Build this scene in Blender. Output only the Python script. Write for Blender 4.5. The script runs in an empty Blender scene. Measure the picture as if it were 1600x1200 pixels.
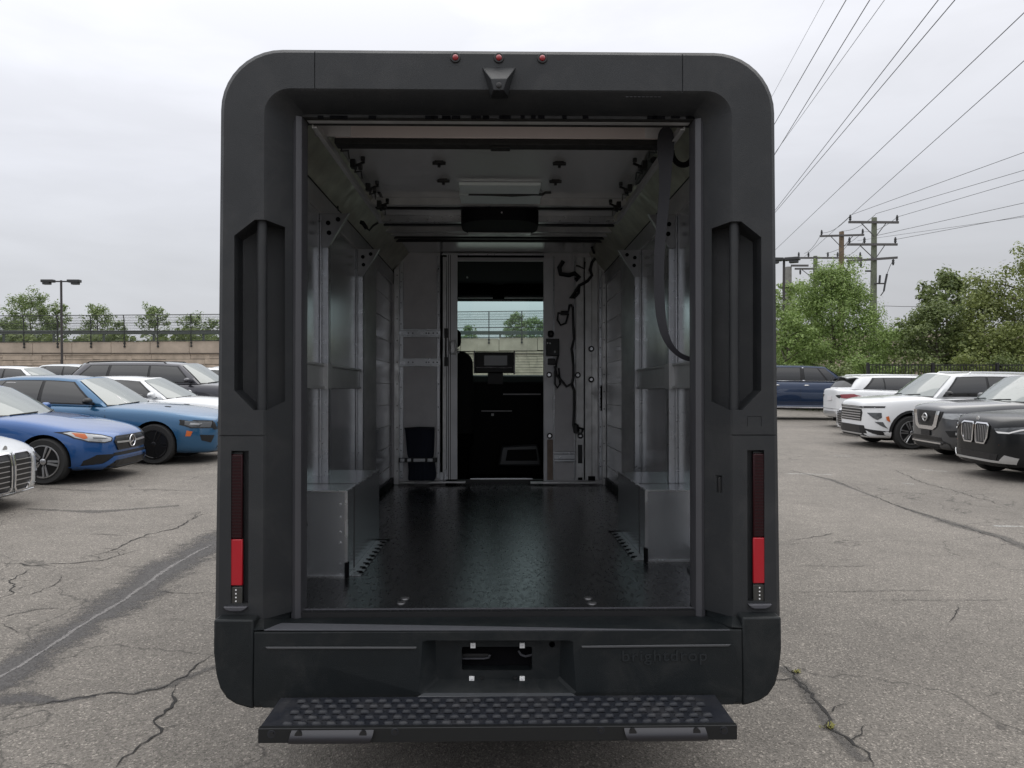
import bpy, bmesh, math, random
from mathutils import Vector, Matrix, Euler
from mathutils.bvhtree import BVHTree
R = math.radians
random.seed(11)
S = bpy.context.scene
COL = S.collection

# ---------------------------------------------------------------- camera
# The van noses down by PT; its own frame ("van frame") has its origin at the lens.
CAMZ = 1.74
PT, YAW, PIT = R(1.575), R(0.955), R(0.478)
F = 1200.0
VM = Matrix.Translation((0, 0, CAMZ)) @ Matrix.Rotation(-PT, 4, 'X')
CR = Matrix.Rotation(-YAW, 4, 'Z') @ Matrix.Rotation(math.pi/2 + PIT, 4, 'X')
cam = bpy.data.objects.new('camera', bpy.data.cameras.new('camera'))
COL.objects.link(cam); S.camera = cam
cam.matrix_world = VM @ CR
cam.data.sensor_width = 36; cam.data.lens = 36*F/1600
cam.data.clip_start = 0.05; cam.data.clip_end = 3000

# ---------------------------------------------------------------- light
S.view_settings.view_transform = 'Standard'; S.view_settings.look = 'None'
S.view_settings.exposure = 0.0; S.view_settings.gamma = 1
SUN_EL, SUN_AZ = R(58), R(35)      # high, ahead and to the right, behind cloud
w = bpy.data.worlds.new('World'); S.world = w; w.use_nodes = True
nt = w.node_tree; nt.nodes.clear()
def N(t, ty, **kw):
    n = t.nodes.new(ty)
    for k, v in kw.items():
        if k in n.inputs: n.inputs[k].default_value = v
        else: setattr(n, k, v)
    return n
sky = N(nt, 'ShaderNodeTexSky'); sky.sky_type = 'NISHITA'; sky.sun_disc = False
sky.sun_elevation = SUN_EL; sky.sun_rotation = SUN_AZ; sky.air_density = 1.5; sky.dust_density = 4
tc = N(nt, 'ShaderNodeTexCoord')
sep = N(nt, 'ShaderNodeSeparateXYZ'); nt.links.new(tc.outputs['Generated'], sep.inputs[0])
rmp = N(nt, 'ShaderNodeValToRGB'); nt.links.new(sep.outputs['Z'], rmp.inputs[0])
e = rmp.color_ramp.elements
e[0].position = 0.0; e[0].color = (.65, .67, .71, 1)
e[1].position = 1.0; e[1].color = (1.0, 1.0, 1.0, 1)
for p, c in ((.10, (.675, .695, .74)), (.22, (.69, .705, .76)), (.40, (.77, .78, .83)), (.6, (.93, .93, .95))):
    q = e.new(p); q.color = (*c, 1)
mpn = N(nt, 'ShaderNodeMapping'); mpn.inputs['Scale'].default_value = (1.4, 1.4, 5.5)
nt.links.new(tc.outputs['Generated'], mpn.inputs[0])
nz = N(nt, 'ShaderNodeTexNoise', Scale=2.1, Detail=5.0, Roughness=.52, Distortion=.3)
nt.links.new(mpn.outputs[0], nz.inputs['Vector'])
nr = N(nt, 'ShaderNodeMapRange'); nr.inputs[1].default_value = .36; nr.inputs[2].default_value = .64
nr.inputs[3].default_value = .93; nr.inputs[4].default_value = 1.055
nt.links.new(nz.outputs['Fac'], nr.inputs[0])
# the left-hand side of the sky is brighter high up, with grey cloud banks low down
zr2 = N(nt, 'ShaderNodeMapRange'); zr2.inputs[1].default_value = .0; zr2.inputs[2].default_value = .95
zr2.inputs[3].default_value = 9.4; zr2.inputs[4].default_value = 24.0
nt.links.new(sep.outputs['Z'], zr2.inputs[0])
xr = N(nt, 'ShaderNodeMapRange'); xr.inputs[1].default_value = -.6; xr.inputs[2].default_value = .55
xr.inputs[3].default_value = 1.08; xr.inputs[4].default_value = .87
nt.links.new(sep.outputs['X'], xr.inputs[0])
m1 = N(nt, 'ShaderNodeMath', operation='MULTIPLY'); nt.links.new(nr.outputs[0], m1.inputs[0]); nt.links.new(zr2.outputs[0], m1.inputs[1])
m2 = N(nt, 'ShaderNodeMath', operation='MULTIPLY'); nt.links.new(m1.outputs[0], m2.inputs[0]); nt.links.new(xr.outputs[0], m2.inputs[1])
vm = N(nt, 'ShaderNodeVectorMath', operation='SCALE'); nt.links.new(rmp.outputs[0], vm.inputs[0]); nt.links.new(m2.outputs[0], vm.inputs['Scale'])
mx = N(nt, 'ShaderNodeMix', data_type='RGBA'); mx.inputs[0].default_value = .94
nt.links.new(sky.outputs[0], mx.inputs[6]); nt.links.new(vm.outputs[0], mx.inputs[7])
bg = N(nt, 'ShaderNodeBackground', Strength=0.088); nt.links.new(mx.outputs[2], bg.inputs[0])
wo = N(nt, 'ShaderNodeOutputWorld'); nt.links.new(bg.outputs[0], wo.inputs[0])
sl = bpy.data.lights.new('sun', 'SUN'); sl.energy = 0.8; sl.angle = R(60); sl.color = (1, .97, .92)
so = bpy.data.objects.new('sun', sl); COL.objects.link(so); so.location = (0, 0, 30)
sd = Vector((math.sin(SUN_AZ)*math.cos(SUN_EL), math.cos(SUN_AZ)*math.cos(SUN_EL), math.sin(SUN_EL)))
so.rotation_euler = sd.to_track_quat('Z', 'Y').to_euler()

# ---------------------------------------------------------------- helpers
def ray(px, py, van=True):
    d = CR.to_3x3() @ Vector(((px-800)/F, (600-py)/F, -1))
    return d if van else VM.to_3x3() @ d
def V(px, py, Y):                       # pixel of the photograph at depth Y -> van frame
    d = ray(px, py); return d*(Y/d.y)
def W(px, py, Y):                       # the same in the world frame
    d = ray(px, py, False); return Vector((0, 0, CAMZ)) + d*(Y/d.y)
def sstep(a, b, x):
    t = min(1, max(0, (x-a)/(b-a))); return t*t*(3-2*t)
def g(x, y):                            # height of the lot
    z = -0.011*max(-25, min(25, x))
    z += 0.028*max(0, min(y, 56)-17)*sstep(0, -8, x)
    return z + .012*math.sin(x*.31+1)*math.sin(y*.23)
def G(px, py):                          # pixel -> point on the lot
    d = ray(px, py, False); o = Vector((0, 0, CAMZ)); t = 0
    z = 0.
    for i in range(12):
        t = (z-CAMZ)/d.z; p = o+d*t; z = g(p.x, p.y)
    return p

class MB:
    def __init__(s): s.v = []; s.f = []; s.m = []; s.cm = 0
    def add(s, vs, fs, m=None):
        b = len(s.v); s.v += [tuple(q) for q in vs]
        for f in fs: s.f.append(tuple(i+b for i in f)); s.m.append(s.cm if m is None else m)
        return s
    def box(s, a, b, m=None):
        x0, y0, z0 = a; x1, y1, z1 = b
        if x0 > x1: x0, x1 = x1, x0
        if y0 > y1: y0, y1 = y1, y0
        if z0 > z1: z0, z1 = z1, z0
        return s.add([(x0,y0,z0),(x1,y0,z0),(x1,y1,z0),(x0,y1,z0),(x0,y0,z1),(x1,y0,z1),(x1,y1,z1),(x0,y1,z1)],
              [(0,3,2,1),(4,5,6,7),(0,1,5,4),(1,2,6,5),(2,3,7,6),(3,0,4,7)], m)
    def obox(s, M, sx, sy, sz, m=None):
        vs = [M @ Vector((x*sx/2, y*sy/2, z*sz/2)) for z in (-1,1) for y in (-1,1) for x in (-1,1)]
        return s.add(vs, [(0,2,3,1),(4,5,7,6),(0,1,5,4),(1,3,7,5),(3,2,6,7),(2,0,4,6)], m)
    def bar(s, a, b, w_, h, m=None):
        a = Vector(a); b = Vector(b); d = b-a
        M = Matrix.Translation((a+b)/2) @ d.to_track_quat('X', 'Z').to_matrix().to_4x4()
        return s.obox(M, d.length, w_, h, m)
    def tube(s, pts, r, n=8, m=None, caps=True):
        pts = [Vector(p) for p in pts]; rs = r if isinstance(r, (list, tuple)) else [r]*len(pts)
        vs = []; up = None
        for i, p in enumerate(pts):
            t = (pts[min(i+1, len(pts)-1)]-pts[max(i-1, 0)]).normalized()
            if up is None: up = t.orthogonal().normalized()
            up = (up - t*up.dot(t));
            if up.length < 1e-6: up = t.orthogonal()
            up.normalize(); q = t.cross(up)
            vs += [p + (up*math.cos(2*math.pi*k/n) + q*math.sin(2*math.pi*k/n))*rs[i] for k in range(n)]
        fs = [(i*n+k, i*n+(k+1)%n, (i+1)*n+(k+1)%n, (i+1)*n+k) for i in range(len(pts)-1) for k in range(n)]
        if caps: fs += [tuple(range(n-1, -1, -1)), tuple((len(pts)-1)*n+k for k in range(n))]
        return s.add(vs, fs, m)
    def prism(s, outline, fn0, fn1, m=None):        # outline of 2D pts, two maps to 3D
        n = len(outline); vs = [fn0(p) for p in outline] + [fn1(p) for p in outline]
        return s.add(vs, [tuple(range(n-1, -1, -1)), tuple(range(n, 2*n))] + [(i, (i+1)%n, n+(i+1)%n, n+i) for i in range(n)], m)
    def lathe(s, prof, M=Matrix(), n=24, m=None, close=False):  # prof (r,h) about local Z
        vs = []
        for r, h in prof:
            vs += [M @ Vector((r*math.cos(2*math.pi*k/n), r*math.sin(2*math.pi*k/n), h)) for k in range(n)]
        L = len(prof); fs = []
        for i in range(L if close else L-1):
            j = (i+1) % L
            fs += [(i*n+k, i*n+(k+1)%n, j*n+(k+1)%n, j*n+k) for k in range(n)]
        if not close: fs += [tuple(range(n-1, -1, -1)), tuple((L-1)*n+k for k in range(n))]
        return s.add(vs, fs, m)
    def loft(s, rows, close_u=False, caps=False, m=None):
        n = len(rows[0]); vs = [p for r_ in rows for p in r_]
        fs = []
        for i in range(len(rows)-1):
            for k in range(n if close_u else n-1):
                fs.append((i*n+k, i*n+(k+1)%n, (i+1)*n+(k+1)%n, (i+1)*n+k))
        if caps: fs += [tuple(range(n-1, -1, -1)), tuple((len(rows)-1)*n+k for k in range(n))]
        return s.add(vs, fs, m)
    def mesh(s, name, mats, smooth=35, fix=True, off=(0, 0, 0)):
        me = bpy.data.meshes.new(name)
        o = Vector(off)
        me.from_pydata([Vector(v)-o for v in s.v], [], s.f)
        for m in (mats if isinstance(mats, (list, tuple)) else [mats]): me.materials.append(m)
        if any(s.m): me.polygons.foreach_set('material_index', s.m)
        if fix:
            bm = bmesh.new(); bm.from_mesh(me); bmesh.ops.recalc_face_normals(bm, faces=bm.faces); bm.to_mesh(me); bm.free()
        if smooth:
            me.polygons.foreach_set('use_smooth', [True]*len(me.polygons)); me.set_sharp_from_angle(angle=R(smooth))
        me.update(); return me
def link(name, me, parent=None, bev=0):
    o = bpy.data.objects.new(name, me); COL.objects.link(o)
    if parent is not None: o.parent = parent
    if bev:
        b = o.modifiers.new('bevel', 'BEVEL'); b.width = bev; b.segments = 2; b.limit_method = 'ANGLE'; b.angle_limit = R(40)
    return o
def tag(o, label, cat, group=None, kind=None):
    if label: o['label'] = label
    if cat: o['category'] = cat
    if group: o['group'] = group
    if kind: o['kind'] = kind
    return o
def empty(name, loc, label, cat, group=None, rot=(0, 0, 0)):
    o = bpy.data.objects.new(name, None); COL.objects.link(o); o.location = loc; o.rotation_euler = rot
    o.empty_display_size = .3
    return tag(o, label, cat, group)
def boolean(o, cutters, index_mats=None):
    for c in cutters:
        co = bpy.data.objects.new('cut', c); COL.objects.link(co); co.parent = o.parent
        md = o.modifiers.new('b', 'BOOLEAN'); md.operation = 'DIFFERENCE'; md.solver = 'EXACT'; md.object = co
        dg = bpy.context.evaluated_depsgraph_get()
        me = bpy.data.meshes.new_from_object(o.evaluated_get(dg)); o.modifiers.clear()
        old = o.data; o.data = me; bpy.data.meshes.remove(old); bpy.data.objects.remove(co)
    return o
def rpoly(x0, y0, x1, y1, r, n=4):
    out = []
    for cx, cy, a in ((x1-r, y1-r, 0), (x0+r, y1-r, 90), (x0+r, y0+r, 180), (x1-r, y0+r, 270)):
        for k in range(n+1):
            t = R(a+90*k/n); out.append((cx+r*math.cos(t), cy+r*math.sin(t)))
    return out

# ---------------------------------------------------------------- materials
def mat(name, col, rough=.5, metal=0., bump=0., bscale=300., coat=0., var=0., vscale=3., spec=.5, stretch=None, ior=None, crough=.03, dirt=None):
    m = bpy.data.materials.new(name); m.use_nodes = True; t = m.node_tree
    p = t.nodes['Principled BSDF']
    p.inputs['Base Color'].default_value = (*col, 1); p.inputs['Roughness'].default_value = rough
    p.inputs['Metallic'].default_value = metal; p.inputs['Coat Weight'].default_value = coat
    p.inputs['Coat Roughness'].default_value = crough
    p.inputs['Specular IOR Level'].default_value = spec
    if ior: p.inputs['IOR'].default_value = ior
    tcn = N(t, 'ShaderNodeTexCoord'); vec = tcn.outputs['Object']
    if stretch:
        mp_ = N(t, 'ShaderNodeMapping'); mp_.inputs['Scale'].default_value = stretch; t.links.new(vec, mp_.inputs[0]); vec = mp_.outputs[0]
    if bump:
        n_ = N(t, 'ShaderNodeTexNoise', Scale=bscale, Detail=2.0); t.links.new(vec, n_.inputs['Vector'])
        b_ = N(t, 'ShaderNodeBump', Strength=bump, Distance=.002); t.links.new(n_.outputs['Fac'], b_.inputs['Height'])
        t.links.new(b_.outputs[0], p.inputs['Normal'])
    if var or dirt:
        n_ = N(t, 'ShaderNodeTexNoise', Scale=vscale, Detail=6.0, Roughness=.6); t.links.new(vec, n_.inputs['Vector'])
        r_ = N(t, 'ShaderNodeMapRange'); r_.inputs[1].default_value = .3; r_.inputs[2].default_value = .7
        r_.inputs[3].default_value = 1-var; r_.inputs[4].default_value = 1+var
        t.links.new(n_.outputs['Fac'], r_.inputs[0])
        s_ = N(t, 'ShaderNodeVectorMath', operation='SCALE'); s_.inputs[0].default_value = col; t.links.new(r_.outputs[0], s_.inputs['Scale'])
        t.links.new(s_.outputs[0], p.inputs['Base Color'])
        r2 = N(t, 'ShaderNodeMapRange'); r2.inputs[1].default_value = .3; r2.inputs[2].default_value = .7
        r2.inputs[3].default_value = max(.03, rough-min(.12, var)); r2.inputs[4].default_value = min(1, rough+min(.12, var))
        n3 = N(t, 'ShaderNodeTexNoise', Scale=vscale*2.3, Detail=5.0); t.links.new(vec, n3.inputs['Vector'])
        t.links.new(n3.outputs['Fac'], r2.inputs[0]); t.links.new(r2.outputs[0], p.inputs['Roughness'])
    if dirt:
        amt, dc = dirt
        nd = N(t, 'ShaderNodeTexNoise', Scale=5.0, Detail=12.0, Roughness=.72, Distortion=.6); t.links.new(tcn.outputs['Object'], nd.inputs['Vector'])
        rd = N(t, 'ShaderNodeMapRange'); rd.inputs[1].default_value = .48; rd.inputs[2].default_value = .75; rd.inputs[3].default_value = 0; rd.inputs[4].default_value = amt
        t.links.new(nd.outputs['Fac'], rd.inputs[0])
        vd = N(t, 'ShaderNodeTexVoronoi', Scale=28.0); t.links.new(tcn.outputs['Object'], vd.inputs['Vector'])
        rv = N(t, 'ShaderNodeMapRange'); rv.inputs[1].default_value = .02; rv.inputs[2].default_value = .06; rv.inputs[3].default_value = amt*1.2; rv.inputs[4].default_value = 0
        t.links.new(vd.outputs['Distance'], rv.inputs[0])
        sv = N(t, 'ShaderNodeSeparateColor'); t.links.new(vd.outputs['Color'], sv.inputs[0])
        gv = N(t, 'ShaderNodeMath', operation='GREATER_THAN'); gv.inputs[1].default_value = .86; t.links.new(sv.outputs[0], gv.inputs[0])
        mv = N(t, 'ShaderNodeMath', operation='MULTIPLY'); t.links.new(rv.outputs[0], mv.inputs[0]); t.links.new(gv.outputs[0], mv.inputs[1])
        ad = N(t, 'ShaderNodeMath', operation='MAXIMUM'); t.links.new(rd.outputs[0], ad.inputs[0]); t.links.new(mv.outputs[0], ad.inputs[1])
        mxd = N(t, 'ShaderNodeMix', data_type='RGBA'); t.links.new(ad.outputs[0], mxd.inputs[0]); t.links.new(s_.outputs[0], mxd.inputs[6]); mxd.inputs[7].default_value = (*dc, 1)
        t.links.new(mxd.outputs[2], p.inputs['Base Color'])
    return m
DUST = (.16, .15, .14)
PLAST = mat('dark_plastic', (.0205, .0222, .0245), .46, spec=.38, dirt=(.10, DUST), bump=.5, bscale=420, var=.10, vscale=2.5)
PLAST_D = mat('bumper_plastic', (.0075, .010, .0115), .5, spec=.30, dirt=(.10, DUST), bump=.6, bscale=380, var=.14, vscale=3)
TRACK = mat('track_paint', (.07, .07, .08), .45, bump=.2, bscale=200, var=.1)
ALUBOX = mat('wheel_box_sheet', (.55, .57, .60), .24, .82, bump=.05, bscale=60, var=.02, vscale=5, dirt=(.05, (.25, .24, .23)))
BLACK = mat('black_plastic', (.010, .010, .011), .45)
MATBLK = mat('soft_black', (.006, .006, .007), .95, spec=.03)
RUB = mat('rubber', (.018, .018, .018), .75, var=.15, vscale=8)
ALU = mat('aluminium_sheet', (.74, .75, .77), .22, .85, dirt=(.12, (.30, .29, .28)), bump=.10, bscale=60, var=.05, vscale=4, stretch=(1, .25, .25))
GALV = mat('galvanised_steel', (.44, .45, .47), .32, .8, dirt=(.2, (.30, .29, .28)), bump=.06, bscale=90, var=.07, vscale=14)
ALUD = mat('dull_aluminium', (.62, .62, .62), .40, .5, dirt=(.25, (.25, .24, .23)), bump=.06, bscale=50, var=.16, vscale=5, stretch=(1, .3, 1))
ZINC = mat('bright_zinc', (.75, .76, .78), .25, .9, var=.1)
GREEN_AL = mat('primed_metal', (.52, .52, .43), .45, .4, var=.2, vscale=6)
TANBAND = mat('tan_panel', (.66, .59, .58), .6, var=.06)
GREYP = mat('grey_panel', (.70, .685, .70), .55, .15, var=.07, vscale=6)
CEILM = mat('ceiling_panel', (.74, .745, .75), .26, .5)
LAMPW = mat('lamp_cover', (.80, .86, .86), .35)
FLOORM = mat('cargo_floor', (.009, .010, .011), .25, dirt=(.035, DUST), bump=.16, bscale=260, var=.05, vscale=30, stretch=(1, .35, 1))
TREADM = mat('tread_pad', (.085, .088, .10), .6, bump=1.0, bscale=500)
STEPM = mat('step_steel', (.015, .017, .023), .42, .0, dirt=(.2, DUST), spec=.35, bump=.3, bscale=250, var=.15, vscale=9)
BRACK = mat('bracket_steel', (.032, .032, .038), .38, .2)
REDD = mat('dark_red_lens', (.022, .002, .004), .25, spec=.3)
REDB = mat('red_reflector', (.38, .003, .013), .2, coat=.4)
REDM = mat('marker_red', (.32, .012, .02), .2, coat=.8)
CHROME = mat('chrome', (.8, .8, .82), .12, 1.)
WOOD = mat('plywood', (.33, .25, .20), .6, var=.15, vscale=20)
NAVY = mat('navy_fabric', (.012, .017, .035), .8, bump=.5, bscale=200)
WHITEP = mat('white_paint', (.75, .76, .78), .3, coat=.8)
WHITED = mat('white_dot', (.8, .8, .8), .4)
# ----- asphalt
def asphalt():
    m = bpy.data.materials.new('asphalt'); m.use_nodes = True; t = m.node_tree; p = t.nodes['Principled BSDF']; L = t.links.new
    tcn = N(t, 'ShaderNodeTexCoord'); vec = tcn.outputs['Object']
    vo = N(t, 'ShaderNodeTexVoronoi', Scale=115.0); L(vec, vo.inputs['Vector'])
    cr = N(t, 'ShaderNodeValToRGB'); ee = cr.color_ramp.elements
    ee[0].position = 0; ee[0].color = (.068, .061, .053, 1); ee[1].position = 1; ee[1].color = (.42, .38, .335, 1)
    q = ee.new(.35); q.color = (.145, .132, .116, 1); q = ee.new(.75); q.color = (.195, .177, .156, 1)
    L(vo.outputs['Color'], cr.inputs[0])
    n2 = N(t, 'ShaderNodeTexNoise', Scale=260.0, Detail=2.0); L(vec, n2.inputs['Vector'])
    r2 = N(t, 'ShaderNodeMapRange'); r2.inputs[1].default_value = .3; r2.inputs[2].default_value = .7; r2.inputs[3].default_value = .6; r2.inputs[4].default_value = 1.4
    L(n2.outputs['Fac'], r2.inputs[0])
    n1 = N(t, 'ShaderNodeTexNoise', Scale=.35, Detail=7.0, Roughness=.62, Distortion=.4); L(vec, n1.inputs['Vector'])
    r1 = N(t, 'ShaderNodeMapRange'); r1.inputs[1].default_value = .32; r1.inputs[2].default_value = .68; r1.inputs[3].default_value = .84; r1.inputs[4].default_value = 1.14
    L(n1.outputs['Fac'], r1.inputs[0])
    n4 = N(t, 'ShaderNodeTexNoise', Scale=3.2, Detail=5.0, Roughness=.7); L(vec, n4.inputs['Vector'])
    r4 = N(t, 'ShaderNodeMapRange'); r4.inputs[1].default_value = .3; r4.inputs[2].default_value = .7; r4.inputs[3].default_value = .88; r4.inputs[4].default_value = 1.10
    L(n4.outputs['Fac'], r4.inputs[0])
    a = N(t, 'ShaderNodeMath', operation='MULTIPLY'); L(r1.outputs[0], a.inputs[0]); L(r2.outputs[0], a.inputs[1])
    a2 = N(t, 'ShaderNodeMath', operation='MULTIPLY'); L(a.outputs[0], a2.inputs[0]); L(r4.outputs[0], a2.inputs[1])
    # fine crazing
    mp_ = N(t, 'ShaderNodeTexNoise', Scale=1.3, Detail=4.0); L(vec, mp_.inputs['Vector'])
    mxv = N(t, 'ShaderNodeVectorMath', operation='SCALE'); mxv.inputs['Scale'].default_value = 1.2; L(mp_.outputs['Color'], mxv.inputs[0])
    av = N(t, 'ShaderNodeVectorMath', operation='ADD'); L(vec, av.inputs[0]); L(mxv.outputs[0], av.inputs[1])
    vc = N(t, 'ShaderNodeTexVoronoi', Scale=.33, feature='DISTANCE_TO_EDGE'); L(av.outputs[0], vc.inputs['Vector'])
    rc = N(t, 'ShaderNodeMapRange'); rc.inputs[1].default_value = .0; rc.inputs[2].default_value = .0055; rc.inputs[3].default_value = .48; rc.inputs[4].default_value = 1.0
    L(vc.outputs['Distance'], rc.inputs[0])
    a3 = N(t, 'ShaderNodeMath', operation='MULTIPLY'); L(a2.outputs[0], a3.inputs[0]); L(rc.outputs[0], a3.inputs[1])
    s_ = N(t, 'ShaderNodeVectorMath', operation='SCALE'); L(cr.outputs[0], s_.inputs[0]); L(a3.outputs[0], s_.inputs['Scale'])
    L(s_.outputs[0], p.inputs['Base Color']); p.inputs['Roughness'].default_value = .85
    b_ = N(t, 'ShaderNodeBump', Strength=.7, Distance=.004); L(vo.outputs['Distance'], b_.inputs['Height']); L(b_.outputs[0], p.inputs['Normal'])
    return m
ASPH = asphalt()
def ragged(name, col, scale=60., lo=.35, fade='edge', strength=1.0):
    """thin surface stain with a ragged, granular edge; the UV layer's v runs across it"""
    m = bpy.data.materials.new(name); m.use_nodes = True; t = m.node_tree; p = t.nodes['Principled BSDF']; L = t.links.new
    tcn = N(t, 'ShaderNodeTexCoord'); at = N(t, 'ShaderNodeAttribute'); at.attribute_name = 'edge'
    n1 = N(t, 'ShaderNodeTexNoise', Scale=scale, Detail=3.0, Roughness=.7); L(tcn.outputs['Object'], n1.inputs['Vector'])
    n2 = N(t, 'ShaderNodeTexNoise', Scale=2.2, Detail=5.0, Roughness=.7); L(tcn.outputs['Object'], n2.inputs['Vector'])
    n5 = N(t, 'ShaderNodeTexNoise', Scale=11., Detail=6.0, Roughness=.75); L(tcn.outputs['Object'], n5.inputs['Vector'])
    ad = N(t, 'ShaderNodeMath', operation='ADD'); L(n1.outputs['Fac'], ad.inputs[0]); L(n2.outputs['Fac'], ad.inputs[1])
    ad2 = N(t, 'ShaderNodeMath', operation='ADD'); L(ad.outputs[0], ad2.inputs[0]); L(n5.outputs['Fac'], ad2.inputs[1])
    sb = N(t, 'ShaderNodeMath', operation='MULTIPLY_ADD'); L(at.outputs['Fac'], sb.inputs[0]); sb.inputs[1].default_value = .75; L(ad2.outputs[0], sb.inputs[2])
    r_ = N(t, 'ShaderNodeMapRange'); r_.inputs[1].default_value = 1.66; r_.inputs[2].default_value = 2.05; r_.inputs[3].default_value = 0; r_.inputs[4].default_value = strength
    L(sb.outputs[0], r_.inputs[0])
    n3 = N(t, 'ShaderNodeTexVoronoi', Scale=95.); L(tcn.outputs['Object'], n3.inputs['Vector'])
    r3 = N(t, 'ShaderNodeMapRange'); r3.inputs[3].default_value = .5; r3.inputs[4].default_value = 1.6; L(n3.outputs['Color'], r3.inputs[0])
    s_ = N(t, 'ShaderNodeVectorMath', operation='SCALE'); s_.inputs[0].default_value = col; L(r3.outputs[0], s_.inputs['Scale']); L(s_.outputs[0], p.inputs['Base Color'])
    p.inputs['Roughness'].default_value = .8
    tr = N(t, 'ShaderNodeBsdfTransparent'); mxs = N(t, 'ShaderNodeMixShader'); L(r_.outputs[0], mxs.inputs[0]); L(tr.outputs[0], mxs.inputs[1]); L(p.outputs[0], mxs.inputs[2])
    L(mxs.outputs[0], t.nodes['Material Output'].inputs[0]); return m
# ================================================================ GROUND
def ground():
    xs = [-400, -200, -120] + [-80+2.5*i for i in range(65)] + [120, 200, 400]
    ys = [-60, -30] + [-12+2*i for i in range(37)] + [66, 80, 100, 140, 220, 400, 900]
    vs = [(x, y, g(x, y)) for y in ys for x in xs]; n = len(xs)
    fs = [(j*n+i, j*n+i+1, (j+1)*n+i+1, (j+1)*n+i) for j in range(len(ys)-1) for i in range(n-1)]
    mb = MB().add(vs, fs)
    tag(link('ground', mb.mesh('ground', ASPH, 80)), 'worn grey asphalt of the parking lot, cracked and patched', None, kind='structure')
ground()
CRK = mat('crack_shadow', (.022, .021, .020), .9)
STAIN = ragged('dark_stain', (.075, .071, .070), strength=.8)
STAIN2 = ragged('faint_stain', (.095, .089, .083), strength=.6)
PALE = ragged('pale_filler', (.21, .20, .195), strength=.7)
OLDW = ragged('worn_white_line', (.50, .50, .48), strength=.6)
rc = random.Random(5)
def strip(pts, wd, jit=.02, sub=.06, dz=.004, edge=False, ends=True, maxs=400):
    """pts: world xy points on the lot; wd: width or list of widths"""
    P = [Vector((p[0], p[1])) for p in pts]; out = []
    for i in range(len(P)-1):
        n = max(1, min(maxs, int((P[i+1]-P[i]).length/sub)))
        for k in range(n): out.append((P[i].lerp(P[i+1], k/n), i+k/n))
    out.append((P[-1], len(P)-1.))
    vs = []; fs = []; eg = []
    off = 0.
    cols = (-1, -.5, 0, .5, 1) if edge else (-1, 1)
    nn = len(out); nc = len(cols)
    for i, (p, t) in enumerate(out):
        a = out[max(0, i-1)][0]; b = out[min(nn-1, i+1)][0]; d = (b-a).normalized(); nrm = Vector((-d.y, d.x))
        off = off*.8 + rc.uniform(-jit, jit)
        ww = wd if not isinstance(wd, (list, tuple)) else wd[int(t)]*(1-t % 1) + wd[min(int(t)+1, len(wd)-1)]*(t % 1)
        if not edge: ww *= rc.uniform(.35, 1.3)*(min(1, 4*i/nn+.15)*min(1, 4*(nn-1-i)/nn+.15) if ends else 1)
        for c in cols:
            q = p + nrm*(off + c*ww/2)
            vs.append((q.x, q.y, g(q.x, q.y)+dz)); eg.append(1-abs(c)*1.0)
    for i in range(nn-1):
        for k in range(nc-1): fs.append((i*nc+k, (i+1)*nc+k, (i+1)*nc+k+1, i*nc+k+1))
    return vs, fs, eg
def gstrip(name, px, wd, m, edge=False, dz=.004, **kw):
    P = [G(*p) for p in px]; wd = wd if edge else wd*.68; vs, fs, eg = strip(P, wd, dz=dz, edge=edge, **kw)
    mb_ = MB().add(vs, fs)
    if m is CRK and wd > .008:        # crumbled side branches
        for i in range(2, len(vs)//2-2):
            if rc.random() < .10:
                p = Vector(vs[2*i][:2]); a = rc.uniform(0, 6.28); q = [p]
                for k in range(rc.randint(2, 5)): a += rc.uniform(-.9, .9); q.append(q[-1]+Vector((math.cos(a), math.sin(a)))*rc.uniform(.02, .07))
                v2, f2, _ = strip(q, wd*.45, jit=.004, sub=.03, dz=dz+.0004); mb_.add(v2, f2)
    me = mb_.mesh(name, m, 0)
    if edge:
        a = me.attributes.new('edge', 'FLOAT', 'POINT'); a.data.foreach_set('value', eg)
    o = link(name, me); o['kind'] = 'structure'; return o
cr_ = [([(183,1200),(208,1177),(237,1160),(250,1146),(244,1121),(267,1106),(273,1087),(267,1071)], .022),
 ([(335,1022),(325,1033),(292,1058),(267,1071),(210,1083),(158,1087),(83,1096),(0,1112)], .018),
 ([(0,879),(58,885),(112,881),(158,877),(192,865),(217,860)], .022),
 ([(119,874),(150,865),(183,858),(200,846),(225,837),(279,825),(300,810),(331,800)], .024),
 ([(60,887),(40,896),(12,908),(25,927),(0,937)], .018), ([(100,900),(77,917),(46,929),(25,929)], .013),
 ([(0,967),(50,954),(100,950)], .016), ([(0,975),(29,987),(83,985)], .010),
 ([(30,760),(137,767),(240,765),(333,767)], .02), ([(137,835),(200,837)], .014),
 ([(250,923),(292,927),(329,924)], .012), ([(300,810),(312,800),(290,806)], .012),
 ([(1221,1035),(1246,1053),(1266,1081),(1282,1108),(1296,1136),(1324,1159),(1347,1177),(1353,1198)], .026),
 ([(1356,771),(1383,783),(1420,797),(1475,815),(1521,829),(1567,842),(1600,856)], .03),
 ([(1392,732),(1438,753),(1498,769),(1580,794)], .022), ([(1218,884),(1301,886),(1374,883)], .010),
 ([(1223,927),(1337,925),(1411,923),(1493,925)], .010), ([(1337,936),(1420,939),(1598,938)], .009),
 ([(1498,945),(1493,966),(1480,975)], .009), ([(1234,845),(1310,833)], .014), ([(1246,741),(1337,760),(1356,771)], .012),
 ([(1515,1080),(1545,1088),(1570,1083)], .006), ([(1450,868),(1470,869)], .01), ([(1300,690),(1340,700)], .02)]
for px, wd in cr_:
    gstrip('pavement_crack', px, wd, CRK, jit=.012 if wd < .015 else .02, sub=.035)
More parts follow.
